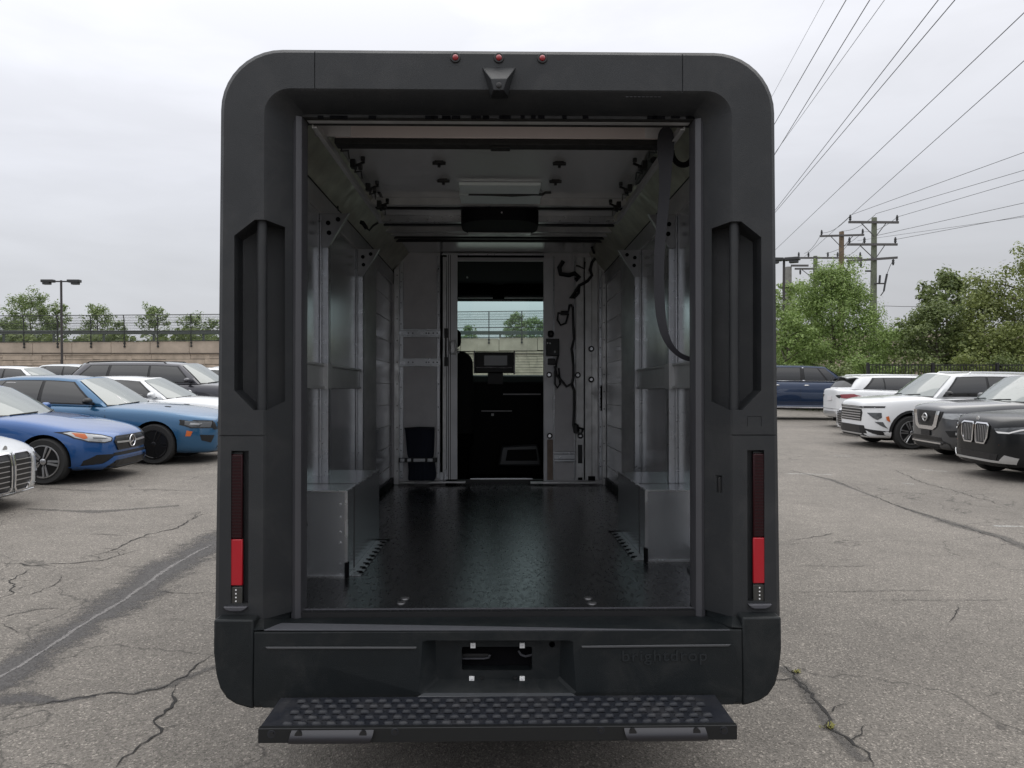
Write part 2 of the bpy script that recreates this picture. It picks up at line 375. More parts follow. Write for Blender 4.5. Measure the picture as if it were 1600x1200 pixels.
gstrip('pavement_stain', [(-40,1085),(0,1062),(50,1030),(125,980),(187,942),(258,892),(329,852),(380,830)], [.5,.5,.5,.52,.6,.7,.85,.8], STAIN, True, dz=.0025, jit=.01, sub=.08)
gstrip('pavement_stain', [(-60,1105),(0,1095),(40,1090),(90,1096),(150,1087)], [.30,.30,.22,.09,.06], STAIN, True, dz=.002, jit=.004, sub=.08)
gstrip('pavement_stain', [(210,1083),(267,1071),(300,1056),(345,1040)], [.05,.10,.09,.11], STAIN2, True, dz=.002, jit=.004, sub=.08)
gstrip('pavement_seam', [(0,1060),(50,1030),(125,980),(187,942),(258,892),(329,852)], [.035,.04,.045,.055,.06,.05], PALE, True, dz=.0045, jit=.008, sub=.05)
gstrip('pavement_stain', [(1400,790),(1430,800),(1500,822),(1560,838),(1610,858),(1660,880)], [.08,.18,.26,.24,.28,.3], STAIN2, True, dz=.0025, jit=.006, sub=.08)
gstrip('pavement_stain', [(1225,1042),(1255,1070),(1275,1105),(1300,1140),(1350,1190)], [.14,.13,.12,.10,.09], STAIN2, True, dz=.002, jit=.004, sub=.08)
gstrip('pavement_stain', [(40,795),(150,800),(280,790)], [.12,.25,.12], STAIN2, True, dz=.002, jit=.004, sub=.15)
gstrip('pavement_stain', [(1235,735),(1300,750),(1370,778)], [.06,.16,.06], STAIN2, True, dz=.002, jit=.004, sub=.15)
for a, b in (((1553,822),(1600,823)), ((1592,755),(1640,757)), ((1230,740),(1300,742)), ((1440,734),(1480,737)), ((1296,712),(1330,713)), ((1410,755),(1428,757))):
    gstrip('stall_line', [a, b], .09, OLDW, True, dz=.003, jit=.001, sub=.2)

# ================================================================ FAR SIDE: wall, bank, fence
CONC = mat('tan_concrete', (.43, .36, .29), .85, bump=.4, bscale=8, var=.22, vscale=.7)
CONC2 = mat('tan_block', (.46, .38, .30), .9, bump=.6, bscale=12, var=.26, vscale=1.6)
DARKST = mat('dark_steel', (.02, .022, .022), .5)
GRASS = mat('bank_grass', (.055, .085, .03), .9, bump=.8, bscale=10, var=.3, vscale=3)
D0 = 60.
def walltop(x): return 4.02 + .10*math.sin(x*.05) + (.008*(x+20))
def retaining_wall():
    root = empty('retaining_wall', (-20, D0, 0), 'long tan concrete and block retaining wall along the far edge of the lot', 'wall')
    off = (-20, D0, 0)
    rr = random.Random(3)
    # panels: smooth upper course, cast stone pattern courses below
    up = MB(); lo = MB()
    x = -90.
    while x < 70:
        w_ = 3.0; zt = walltop(x+1.5)
        up.box((x, D0-.06, zt-1.0), (x+w_-.03, D0+.4, zt)); x += w_
    up.box((-90, D0-.16, 0), (70, D0+.39, .2))
    link('upper_course', up.mesh('upper_course', CONC, 0, off=off), root, .01)
    for r_ in range(9):
        z1 = 2.98-r_*.42; x = -90.-rr.random()
        while x < 70:
            w_ = rr.choice((1.5, 1.5, 3.0, .9, 2.1)); dz = .008*(x+20)
            if rr.random() < .35:
                lo.box((x, D0+rr.uniform(-.03, .02), z1-.19+dz), (x+w_-.02, D0+.38, z1-.012+dz)); lo.box((x, D0+rr.uniform(-.03, .02), z1-.40+dz), (x+w_-.02, D0+.38, z1-.212+dz))
            else: lo.box((x, D0+rr.uniform(-.04, .02), z1-.40+dz), (x+w_-.02, D0+.38, z1-.012+dz))
            x += w_
    link('block_courses', lo.mesh('block_courses', CONC2, 0, off=off), root)
    link('backing', MB().box((-90, D0+.03, -1), (70, D0+.45, 2.95)).mesh('backing', DARKST, 0, off=off), root)
    link('ledge', MB().box((-90, D0-.10, 2.93), (70, D0+.1, 3.0)).mesh('ledge', mat('stained_edge', (.10, .085, .07), .9), 0, off=off), root)
retaining_wall()
bank = MB().loft([[(x, y, walltop(x)-.12 if y < 64 else walltop(x)-.3+.0*y) for x in range(-120, 121, 8)] for y in (D0+.35, 62, 64, 90, 140)])
tag(link('embankment', bank.mesh('embankment', GRASS, 60)), 'grassy ground level with the top of the retaining wall', None, kind='structure')
def chain_mat():
    m = bpy.data.materials.new('chain_link'); m.use_nodes = True; t = m.node_tree; p = t.nodes['Principled BSDF']; L = t.links.new
    p.inputs['Base Color'].default_value = (.05, .055, .055, 1); p.inputs['Roughness'].default_value = .5
    tcn = N(t, 'ShaderNodeTexCoord'); s_ = N(t, 'ShaderNodeSeparateXYZ'); L(tcn.outputs['Object'], s_.inputs[0])
    outs = []
    for sg in ('ADD', 'SUBTRACT'):
        a = N(t, 'ShaderNodeMath', operation=sg); L(s_.outputs['X'], a.inputs[0]); L(s_.outputs['Z'], a.inputs[1])
        b = N(t, 'ShaderNodeMath', operation='PINGPONG'); L(a.outputs[0], b.inputs[0]); b.inputs[1].default_value = .035
        c = N(t, 'ShaderNodeMath', operation='LESS_THAN'); L(b.outputs[0], c.inputs[0]); c.inputs[1].default_value = .0035; outs.append(c)
    mxm = N(t, 'ShaderNodeMath', operation='MAXIMUM'); L(outs[0].outputs[0], mxm.inputs[0]); L(outs[1].outputs[0], mxm.inputs[1])
    tr = N(t, 'ShaderNodeBsdfTransparent'); ms = N(t, 'ShaderNodeMixShader'); L(mxm.outputs[0], ms.inputs[0]); L(tr.outputs[0], ms.inputs[1]); L(p.outputs[0], ms.inputs[2])
    L(ms.outputs[0], t.nodes['Material Output'].inputs[0]); return m
CHAIN = chain_mat()
def wall_fence():
    off = (-20, D0-.1, 4)
    root = empty('chain_link_fence', off, 'tall dark chain link fence with posts bolted along the top of the retaining wall', 'fence')
    x = -52.; X = []
    while x < 24: X.append(x); x += 2.56
    for x in X:
        zt = walltop(x); m = MB().tube([(x, D0-.12, zt-.45), (x, D0-.12, zt+1.45), (x, D0-.14, zt+1.75), (x, D0-.26, zt+2.08)], .04, 6)
        m.box((x-.07, D0-.14, zt-.16), (x+.07, D0-.05, zt-.06)).box((x-.07, D0-.14, zt-.42), (x+.07, D0-.05, zt-.32))
        link('post', m.mesh('post', DARKST, 40, off=off), root)
    for h, r_ in ((2.06, .03), (1.45, .022), (.82, .035), (.05, .03)):
        y = -.25 if h > 2 else -.12
        m = MB().tube([(x, D0+y, walltop(x)+h) for x in X], r_, 5); link('rail', m.mesh('rail', DARKST, 40, off=off), root)
    for h in (1.05, 1.25, 1.65, 1.85):
        m = MB().tube([(x, D0-.13, walltop(x)+h) for x in X], .012, 4); link('tension_wire', m.mesh('tension_wire', DARKST, 40, off=off), root)
    m = MB().loft([[(x, D0-.10, walltop(x)+h) for x in X] for h in (.0, 2.05)])
    link('mesh_panel', m.mesh('mesh_panel', CHAIN, 0, off=off), root)
wall_fence()
GUARD = mat('guard_rail', (.09, .10, .095), .6, .2)
gr = empty('guard_rail', (-20, 62.5, 4), 'grey road guard rail seen behind the chain link fence', 'guard rail')
link('beam', MB().box((-60, 62.5, 4.55), (40, 62.56, 4.86)).mesh('beam', GUARD, 0, off=(-20, 62.5, 4)), gr, .02)
pm = MB()
for i in range(26): pm.box((-60+4*i, 62.56, 3.7), (-60+4*i+.14, 62.7, 4.84))
o_ = link('post_row', pm.mesh('post_row', GUARD, 0, off=(-20, 62.5, 4)), gr)

# ================================================================ VEGETATION
def leafmat(name, c1, c2):
    m = bpy.data.materials.new(name); m.use_nodes = True; t = m.node_tree; p = t.nodes['Principled BSDF']; L = t.links.new
    gi = N(t, 'ShaderNodeNewGeometry'); cr = N(t, 'ShaderNodeValToRGB'); L(gi.outputs['Random Per Island'], cr.inputs[0])
    e_ = cr.color_ramp.elements; e_[0].color = (*c1, 1); e_[1].color = (*c2, 1)
    L(cr.outputs[0], p.inputs['Base Color']); p.inputs['Roughness'].default_value = .55
    tl = N(t, 'ShaderNodeBsdfTranslucent'); L(cr.outputs[0], tl.inputs[0]); ms = N(t, 'ShaderNodeMixShader'); ms.inputs[0].default_value = .3
    L(p.outputs[0], ms.inputs[1]); L(tl.outputs[0], ms.inputs[2]); L(ms.outputs[0], t.nodes['Material Output'].inputs[0]); return m
LEAF1 = leafmat('leaf_green', (.13, .20, .048), (.27, .37, .11))
LEAF2 = leafmat('leaf_olive', (.125, .16, .04), (.25, .29, .09))
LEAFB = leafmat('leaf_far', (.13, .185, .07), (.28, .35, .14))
LEAF3 = leafmat('leaf_dark', (.09, .125, .042), (.20, .25, .08))
BARK = mat('bark', (.09, .075, .06), .9, bump=.8, bscale=30, var=.25, vscale=6)
def tree(name, base, h, rad, label, lm, n=9000, leaf=.13, group=None, seed=1, bare=.18, shape='round', cat='tree', clumps=70, top=None):
    rr = random.Random(seed); base = Vector(base)
    root = empty(name, base, label, cat, group)
    tk = MB(); tips = []
    nlimb = 13 if cat == 'tree' else 9
    trunk = [Vector((0, 0, -.1))]
    for i in range(1, 7): trunk.append(Vector((rr.uniform(-.03, .03)*h*.5, rr.uniform(-.03, .03)*h*.5, h*.92*i/6)))
    tk.tube(trunk, [max(.015, h*.022*(1-i/6.6)) for i in range(7)], 7)
    def prof(u):
        if shape == 'round': return max(.12, math.sin(math.pi*min(1, max(0, (u*1.0+.12)/1.15)))**.7)
        if shape == 'egg': return max(.10, (1-u)**.5*min(1, (u+.2)*3.0))
        if shape == 'cone': return max(.08, (1-u)**.75*1.05) if u > .12 else .75
        return 1.
    for i in range(nlimb):
        u = bare + (1-bare)*(i+.3)/nlimb*.92; z = u*h; k = min(5, int(u/.92*6)); p0 = trunk[k].lerp(trunk[k+1], u/.92*6-k)
        for j in range(2):
            a = i*2.4+j*3.3+rr.uniform(-.5, .5); L_ = rad*prof((u-bare)/(1-bare))*rr.uniform(.65, 1.05)
            p2 = p0+Vector((math.cos(a)*L_, math.sin(a)*L_, L_*rr.uniform(.25, .6))); p1 = p0.lerp(p2, .5)+Vector((0, 0, L_*.05))
            p2.z = min(p2.z, h)
            tk.tube([p0, p1, p2], [h*.008*(1.2-u), h*.005, h*.002], 5)
            tips += [p2, p1.lerp(p2, .4), p1.lerp(p2, .75)]
            for q in range(2):
                b_ = p1.lerp(p2, rr.random()); c_ = b_+Vector((rr.uniform(-1, 1), rr.uniform(-1, 1), rr.uniform(-.2, .9)))*rad*.28
                tk.tube([b_, c_], [h*.003, h*.001], 4); tips.append(c_)
    tips.append(trunk[-1]); tips.append(trunk[-1]+Vector((0, 0, h*.06)))
    link('trunk', tk.mesh('trunk', BARK, 60), root)
    cl = []
    for tp in tips: cl.append((tp, rad*rr.uniform(.10, .24)))
    while len(cl) < clumps+len(tips):
        u = rr.random(); a = rr.uniform(0, 6.283); q = rad*prof(u)*math.sqrt(rr.random())*.98
        cl.append((Vector((q*math.cos(a), q*math.sin(a), (bare+(1-bare)*u*.97)*h)), rad*rr.uniform(.12, .26)))
    wsum = [c[1]**2 for c in cl]; vs = []; fs = []
    for c, r_ in rr.choices(cl, wsum, k=n):
        d = Vector((rr.gauss(0, 1), rr.gauss(0, 1), rr.gauss(0, .8))); d = d.normalized()*r_*(rr.random()**.45)
        p = c+d
        if p.z < bare*h*.6: p.z = bare*h*.6+rr.random()*.3*h*bare
        nrm = (d.normalized()+Vector((rr.uniform(-.7, .7), rr.uniform(-.7, .7), rr.uniform(0, 1.2)))).normalized()
        u_ = nrm.orthogonal().normalized(); u_.rotate(Matrix.Rotation(rr.uniform(0, 6.28), 3, nrm)); v_ = nrm.cross(u_)
        s_ = leaf*rr.uniform(.6, 1.3); b = len(vs)
        vs += [p-u_*s_*.5, p-v_*s_*.28+nrm*s_*.06, p+u_*s_*.5, p+v_*s_*.28+nrm*s_*.06]; fs.append((b, b+1, b+2, b+3))
    me = bpy.data.meshes.new('crown'); me.from_pydata(vs, [], fs); me.materials.append(lm); link('crown', me, root)
    return root
def gz(p, d): q = W(p, 577, d); return (q.x, d, g(q.x, d))
# right-hand side: trees close behind the lot
tree('broadleaf_tree', gz(1302, 40), 7.3, 3.5, 'large bright green tree with pointed crown in front of the utility poles', LEAF1, 42000, .125, seed=3, clumps=170, bare=.06, shape='egg')
tree('broadleaf_tree', gz(1228, 38), 4.6, 1.5, 'light green young tree at the edge of the van below the twin lot lamp', LEAF1, 6500, .15, seed=8, bare=.1)
tree('broadleaf_tree', gz(1478, 40), 7.2, 1.9, 'airy green tree with sparse leaning top shoots', LEAF3, 5200, .22, seed=14, clumps=36, bare=.25)
tree('broadleaf_tree', gz(1462, 37), 5.2, 2.0, 'dense dark olive tree below the airy one', LEAF3, 13000, .15, seed=15, clumps=100, bare=.06)
tree('broadleaf_tree', gz(1535, 37), 5.6, 2.0, 'olive green rounded tree left of the tall one at the frame edge', LEAF2, 14000, .15, seed=21, clumps=100, bare=.06)
tree('broadleaf_tree', gz(1618, 34), 7.2, 3.1, 'tall olive green tree cut by the right edge of the photo', LEAF2, 26000, .16, seed=25, clumps=150, bare=.05)
tree('broadleaf_tree', gz(1398, 44), 4.2, 1.7, 'small pale green tree in the gap right of the bright green tree', LEAF1, 6000, .16, seed=27, bare=.1)
tree('broadleaf_tree', gz(1248, 52), 8.0, 2.2, 'pale tree standing behind the bright green tree under the crossarms', LEAF1, 6000, .22, seed=31, bare=.2)
for i, (px, d, h, r_, lm, lb) in enumerate(((1245, 36, 1.9, 1.3, LEAF1, 'low green shrub behind the blue pickup cab'), (1300, 35, 2.0, 1.4, LEAF3, 'dark green shrub beyond the white crossover tail'),
      (1350, 36, 2.3, 1.5, LEAF1, 'leafy shrub beneath the bright green tree'), (1405, 38, 1.8, 1.3, LEAF2, 'low shrub before the tan wall gap'),
      (1450, 34, 2.3, 1.4, LEAF3, 'dark shrub behind the roof of the white three-row crossover'), (1510, 33, 2.4, 1.5, LEAF2, 'olive shrub behind the black picket fence, left'), (1565, 32, 2.4, 1.5, LEAF3, 'dark shrub behind the black picket fence, middle'), (1625, 31, 2.4, 1.5, LEAF2, 'olive shrub at the right end of the black picket fence'))):
    tree('shrub', gz(px, d), h, r_, lb, lm, 3600, .13, 'shrubs along the lot edge', seed=50+i, bare=.02, cat='shrub', clumps=40)
# beyond the wall
for i, (px, top, d, r_, lb, sh, n, lm) in enumerate((
    (47, 459, 72, 3.1, 'biggest full round tree beyond the wall, left of the lot lamp', 'round', 7000, LEAF1), (90, 470, 72, 1.7, 'narrow tree right behind the lot lamp pole', 'round', 2200, LEAF3),
    (8, 503, 70, 2.4, 'low bushy tree beyond the wall at the left edge', 'round', 3000, LEAF3),
    (153, 478, 70, 2.2, 'pointed tree beyond the wall right of the lot lamp', 'cone', 3000, LEAF1), (186, 500, 70, 1.1, 'small sapling beside the pointed tree beyond the wall', 'round', 900, LEAF1), (242, 478, 70, 2.1, 'pointed crowned tree beyond the wall, second from the van', 'cone', 3000, LEAF1),
    (300, 492, 70, 2.1, 'short tree beyond the wall nearest the van', 'round', 2200, LEAF1), (333, 500, 72, 1.5, 'low tree beyond the wall partly hidden by the van edge', 'round', 1400, LEAF1),
    (806, 491, 72, 1.7, 'conifer seen through the windshield with pointed top', 'cone', 3000, LEAF3), (834, 498, 74, 2.0, 'paler tree seen through the windshield right of the conifer', 'cone', 2400, LEAF1),
    (733, 510, 74, 1.2, 'small low tree seen through the windshield at left', 'round', 1100, LEAF3), (862, 500, 74, 1.6, 'tree beyond the wall hidden mostly by the van bulkhead', 'cone', 1200, LEAF1))):
    p = W(px, top, d); b = walltop(p.x)-.3
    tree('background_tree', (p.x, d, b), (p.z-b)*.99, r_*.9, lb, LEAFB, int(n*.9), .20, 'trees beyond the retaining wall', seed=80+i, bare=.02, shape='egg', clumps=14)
def hedge():
    rr = random.Random(9); vs = []; fs = []
    for i in range(15000):
        x = rr.uniform(-62, -6) if rr.random() < .86 else rr.uniform(20, 60); y = rr.uniform(64, 67); z = walltop(x)-.3+abs(rr.gauss(0, .45))*(1.0+.5*math.sin(x*.9)+.3*math.sin(x*2.1))
        p = Vector((x, y, min(z, walltop(x)+1.2))); nrm = Vector((rr.gauss(0, 1), -abs(rr.gauss(0, 1)), rr.gauss(0, 1)+.4)).normalized(); u_ = nrm.orthogonal().normalized(); v_ = nrm.cross(u_); s_ = rr.uniform(.15, .32); b = len(vs)
        vs += [p-u_*s_, p-v_*s_*.6, p+u_*s_, p+v_*s_*.6]; fs.append((b, b+1, b+2, b+3))
    me = bpy.data.meshes.new('hedge'); me.from_pydata(vs, [], fs); me.materials.append(LEAF3)
    tag(link('undergrowth', me), 'dark green undergrowth along the road beyond the chain link fence', 'undergrowth', kind='stuff')
hedge()
# ================================================================ LAMPS, POLES, WIRES
POLEW = mat('treated_wood_pole', (.15, .165, .12), .85, bump=.5, bscale=20, var=.2, vscale=4)
ARMW = mat('weathered_crossarm', (.11, .105, .105), .8, var=.2, vscale=6)
GREYPOLE = mat('grey_wood_pole', (.22, .215, .20), .85, var=.2, vscale=4)
BRONZE = mat('bronze_paint', (.045, .04, .04), .5)
HEAD = mat('lamp_head', (.035, .036, .038), .45)
def lot_lamp(px, top, d, label, two=((-1, 0), (1, 0)), armL=.55):
    p = W(px, top, d); z0 = g(p.x, d); off = (p.x, d, z0); h = p.z-z0
    root = empty('lot_lamp', off, label, 'lamp post', 'parking lot lamps')
    link('base', MB().lathe([(.3, 0), (.3, .6), (.27, .65)], n=16).mesh('base', CONC, 40), root)
    link('pole', MB().tube([(0, 0, .6), (0, 0, h)], [.085, .075], 8).mesh('pole', BRONZE, 40), root)
    for dx, dy in two:
        m = MB().bar((0, 0, h-.08), (dx*armL, dy*armL, h-.08), .06, .09)
        a = link('arm', m.mesh('arm', HEAD, 0), root)
        c = Vector((dx*(armL+.35), dy*(armL+.35), h-.05)); M = Matrix.Translation(c) @ Matrix.Rotation(math.atan2(dy, dx), 4, 'Z')
        m = MB().obox(M, .86, .40, .20).obox(M @ Matrix.Translation((.08, 0, -.17)), .5, .34, .16)
        link('lamp_head', m.mesh('lamp_head', HEAD, 0), root, .04)
lot_lamp(95.5, 438, 54, 'dark double-headed lamp post rising from the lot on the left')
lot_lamp(1225, 404, 45, 'dark lamp post with flat heads just right of the van', ((-1, 0), (.8, -.5)), .15)
def pole(px, top, d, label, mt, arms, rad=.19, extra=()):
    p = W(px, top, d); z0 = g(p.x, d)-.3; off = (p.x, d, z0); k = d/F
    root = empty('utility_pole', off, label, 'utility pole', 'utility poles behind the trees')
    link('pole', MB().tube([(0, 0, 0), (0, 0, (p.z-z0)*.5), (0, 0, p.z-z0)], [rad*1.25, rad*1.1, rad*.85], 10).mesh('pole', mt, 40), root)
    for (xa, ya, xb, yb, ins, braces, down) in arms:
        A = W(xa, ya, d-.25)-Vector(off); B = W(xb, yb, d-.25)-Vector(off)
        arm = link('crossarm', MB().bar(A, B, .13, .15).mesh('crossarm', ARMW, 0), root)
        for q in ins:
            c = A.lerp(B, q); s_ = -1 if down else 1
            m = MB().lathe([(.03, .06*s_), (.05, .12*s_), (.09, .16*s_), (.09, .22*s_), (.06, .25*s_), (.09, .29*s_), (.08, .38*s_), (.04, .50*s_)], Matrix.Translation(c), 8)
            link('insulator', m.mesh('insulator', HEAD, 50), arm)
        if braces:
            for q in (.25, .75):
                a = A.lerp(B, q); c = A.lerp(B, .5); c = Vector((0, -.15, c.z-1.0)); link('brace', MB().bar(a+Vector((0, 0, -.05)), c, .04, .05).mesh('brace', ARMW, 0), root)
    for m in extra:
        link(m[0], m[1](off, d), root)
    return root
def stuff1(off, d):
    m = MB(); o3 = Vector(off)
    for a, b, r_ in (((1366,443),(1383,443),.05), ((1374,443),(1375,430),.07), ((1383,443),(1386,428),.07), ((1383,443),(1381,455),.06), ((1352,423.5),(1361,423.5),.06)):
        m.tube([W(*a, d-.3)-o3, W(*b, d-.3)-o3], r_, 6)
    m.tube([W(1386,428,d-.3)-o3, W(1391,415,d-.3)-o3, W(1395,408,d-.3)-o3], .02, 4); m.tube([W(1381,455,d-.3)-o3, W(1376,462,d-.3)-o3], .04, 4)
    return m.mesh('cutout_switch', HEAD, 50)
pole(1366, 340, 52, 'tallest greenish utility pole with three crossarms right of the bright green tree', POLEW,
     ((1326, 347, 1404, 347.5, (.03, .97), True, False), (1324, 382, 1402, 382, (.04, .34, .96), True, False), (1323, 408, 1402, 402.5, (.04, .28, .92), False, True)), .2, (('switch_gear', stuff1),))
pole(1315, 362, 62, 'brown utility pole with one upper crossarm rising out of the bright green tree', mat('brown_pole', (.17, .125, .085), .85, var=.25, vscale=3),
     ((1281, 369, 1350, 367, (.04, .97), True, False),), .22)
pole(1274, 400, 66, 'shorter grey-green pole carrying the long double crossarm', POLEW, ((1246, 403, 1347, 403, (.02, .17, .47, .62, .97), False, False), (1242, 420, 1284, 420, (.2,), True, True)), .2)
pole(1232, 417, 60, 'pale grey wooden pole beside the lot lamp', GREYPOLE, ((1236, 415, 1263, 415, (), False, False),), .28)
WIRE = mat('wire', (.055, .055, .06), .5, .3)
def wire(pa, pb, zh, label, ea=0., eb=0., r_=.014, sag=.25, zb=None):
    def hit(p, z):
        d = ray(*p, False); return Vector((0, 0, CAMZ))+d*((z-CAMZ)/d.z)
    A = hit(pa, zh); B = hit(pb, zb or zh); d = (B-A)
    A2 = A-d.normalized()*ea; B2 = B+d.normalized()*eb; L_ = (B2-A2).length
    pts = []
    for i in range(25):
        t = i/24; pts.append(A2.lerp(B2, t))
    c = (A2+B2)/2; o = tag(link('overhead_wire', MB().tube([p-c for p in pts], r_, 5).mesh('overhead_wire', WIRE, 60)), label, 'wire', 'overhead wires'); o.location = c
wire((1212,140),(1288,0), 12.5, 'faintest overhead wire, first right of the van top corner', 55, 14, .006)
wire((1217,182),(1322,0), 12.5, 'steep dark overhead wire, second from the van roof', 55, 14)
wire((1217,231),(1359,0), 12.3, 'steep dark wire of the pair leaving the van side near its roof', 55, 14)
wire((1218,229),(1382,0), 12.6, 'thin pale wire of the pair leaving the van side near its roof', 55, 14, .009)
wire((1217,321),(1466,0), 12., 'left of two dark wires meeting low beside the van', 55, 14)
wire((1217,325),(1492,0), 12., 'right of two dark wires meeting low beside the van', 55, 14)
wire((1216,386),(1600,20), 12., 'long diagonal wire ending highest on the right edge of the photo', 55, 14)
wire((1255,403),(1600,95), 12., 'long diagonal wire passing behind the tallest pole top and leaving at the right edge', 0, 14)
wire((1329,336),(1600,238), 12.25, 'wire from the left insulator of the tallest pole toward the right edge', 0, 14)
wire((1368,334),(1600,266), 12.25, 'wire from the top pin of the tallest pole toward the right edge', 0, 14)
wire((1402,339),(1600,281), 12.1, 'wire from the right top insulator of the tallest pole toward the right edge', 0, 14)
wire((1370,368),(1600,317), 10.7, 'wire leaving the tallest pole just under its top crossarm', 0, 14)
wire((1400,374),(1600,337), 10.5, 'lower of the wires leaving the second crossarm of the tallest pole', 0, 14)
wire((1340,376),(1600,339), 10.4, 'lowest thin wire from the second crossarm of the tallest pole', 0, 14, .010)
def wire2(pa, da, pb, db, label, r_=.016):
    A = W(*pa, da); B = W(*pb, db); c = (A+B)/2; pts = [A.lerp(B, i/8)-c-Vector((0, 0, .3*(1-(i/4-1)**2))) for i in range(9)]
    o = tag(link('overhead_wire', MB().tube(pts, r_, 5).mesh('overhead_wire', WIRE, 60)), label, 'wire', 'overhead wires'); o.location = c
wire2((1284,364),62,(1329,337),52,'wire joining the left insulators of the brown and tallest poles'); wire2((1315,361),62,(1368,335),52,'wire joining the tops of the brown and tallest poles')
wire2((1349,362),62,(1402,339),52,'wire joining the right insulators of the brown and tallest poles'); wire2((1257,396),66,(1284,364),62,'wire from the brown pole down to the long double crossarm, left')
wire2((1290,396),66,(1349,362),62,'wire from the brown pole down to the long double crossarm, right'); wire2((1303,398),66,(1329,375),52,'wire from the second crossarm of the tallest pole to the long double crossarm')
wire2((1320,399),66,(1351,375),52,'wire from the middle insulator of the second crossarm to the long double crossarm'); wire2((1382,478),46,(1640,455),40,'low thin wire behind the gap between the trees')
# black picket fence behind the right-hand cars
def picket():
    off = (20, 28, 0); root = empty('picket_fence', off, 'black metal picket fence behind the dark grey and black crossovers', 'fence')
    zt = W(1500, 569, 28).z
    for z in (zt-.05, .25): link('rail', MB().box((13.5, 27.98, z), (34, 28.02, z+.04)).mesh('rail', BLACK, 0, off=off), root)
    for i in range(9): link('post', MB().box((13.5+2.4*i, 27.95, -.3), (13.5+2.4*i+.08, 28.05, zt+.06)).mesh('post', BLACK, 0, off=off), root)
    pk = MB()
    for i in range(165): pk.box((13.6+.12*i, 27.99, -.1), (13.6+.12*i+.02, 28.01, zt))
    o = link('pickets', pk.mesh('pickets', BLACK, 0, off=off), root); o['kind'] = 'stuff'
picket()

def weed(px, py, sd):
    rr = random.Random(sd); p = G(px, py); m = MB()
    for i in range(26):
        a = rr.uniform(0, 6.28); l = rr.uniform(.008, .025); b = Vector((rr.gauss(0, .013), rr.gauss(0, .008), .003)); t = b+Vector((math.cos(a)*l, math.sin(a)*l, l*rr.uniform(.3, 1))); s_ = Vector((-math.sin(a), math.cos(a), 0))*.004
        m.add([b-s_, b+s_, t+s_*.6, t-s_*.6], [(0, 1, 2, 3)])
    o = tag(link('weed', m.mesh('weed', mat('weed_leaf', (.22, .21, .05), .7), 0)), 'tiny yellow-green weed growing in the crack, ' + ('nearer the bumper corner' if sd == 1 else 'farther toward the lower right'), 'weed', 'weeds in the right-hand crack'); o.location = p
weed(1244, 1051, 1); weed(1297, 1138, 2)
# ================================================================ THE VAN
VO = Vector((0, 5.2, -1.9))                       # base point of the van (van frame)
van = empty('delivery_van', VM @ VO, 'electric delivery van with dark grey rear surround seen straight into its open empty cargo bay', 'van', rot=(-PT, 0, 0))
def vp(name, mb, m, parent=None, bev=0, smooth=35, label=None):
    o = link(name, mb.mesh(name, m, smooth, off=VO), parent or van, bev)
    if label: o['label'] = label
    return o
def pbox(mb, x0, y0, x1, y1, Y, dep, m=None):      # box whose near face covers the given pixels at depth Y
    a = V(x0, y0, Y); b = V(x1, y1, Y); return mb.box((a.x, Y, a.z), (b.x, Y+dep, b.z), m)
def ppoly(mb, pts, Y, Y1, m=None):
    P = [V(x, y, Y) for x, y in pts]; return mb.prism(P, lambda p: (p.x, Y, p.z), lambda p: (p.x, Y1, p.z), m)
def pcyl(mb, px, py, r, Y, dep, n=14, m=None, dome=0):
    c = V(px, py, Y); M = Matrix.Translation(c) @ Matrix.Rotation(R(90), 4, 'X')
    pr = [(r, -dep), (r, 0)] + ([(r*math.cos(R(t)), dome*math.sin(R(t))) for t in (25, 50, 75)] if dome else [])
    return mb.lathe(pr, M, n, m)
YF = 2.95
XC = (V(340, 400, YF).x + V(1215, 400, YF).x)/2
def ms(p): return Vector((2*XC-p[0], p[1], p[2]))
# ---- rear surround: an inverted U swept ring
def uloop(xl, zt, rx, rz, Y, zb, K=10, n=2.0, fl=0.):
    hw = XC-xl; pts = [(-hw-fl, zb)]
    pts += [(-hw-fl*.35, zb+(zt-rz-zb)*.5), (-hw, zt-rz)]
    for k in range(1, K+1):
        t = math.pi/2*k/K; pts.append((-hw+rx-rx*abs(math.cos(t))**(2/n), zt-rz+rz*abs(math.sin(t))**(2/n)))
    pts.append((0, zt)); pts += [(-x, z) for x, z in reversed(pts[:-1])]
    return [Vector((XC+x, Y, z)) for x, z in pts]
ZB = V(400, 968, YF).z
xo = V(340, 500, YF).x; zo = V(780, 75.5, YF).z
xi = V(415, 500, YF).x; zi = V(780, 143, YF).z
xj = V(460, 500, 3.06).x; zj = V(780, 180, 3.06).z
loops = [uloop(xo, zo, .235, .235, 3.42, ZB, fl=.016), uloop(xo, zo, .235, .235, 2.985, ZB, fl=.016), uloop(xo+.006, zo-.006, .235, .235, 2.963, ZB, fl=.016), uloop(xo+.022, zo-.022, .225, .225, YF, ZB, fl=.016),
         uloop(xi-.008, zi+.008, .10, .10, YF+.001, ZB), uloop(xi, zi, .095, .095, YF+.008, ZB), uloop(xj, zj, .05, .05, 3.06, ZB), uloop(xj+.001, zj-.001, .05, .05, 3.10, ZB), uloop(xj-.13, zj+.14, .05, .05, 3.42, ZB)]
mb = MB(); mb.loft(loops + [loops[0]])
n_ = len(loops[0]); L_ = len(loops)
mb.f += [tuple(i*n_ for i in range(L_)), tuple((i+1)*n_-1 for i in range(L_-1, -1, -1))]; mb.m += [0, 0]
bm_ = bmesh.new(); bm_.from_mesh(mb.mesh('s', PLAST, 0, off=VO)); bmesh.ops.remove_doubles(bm_, verts=bm_.verts, dist=1e-5); bmesh.ops.recalc_face_normals(bm_, faces=bm_.faces)
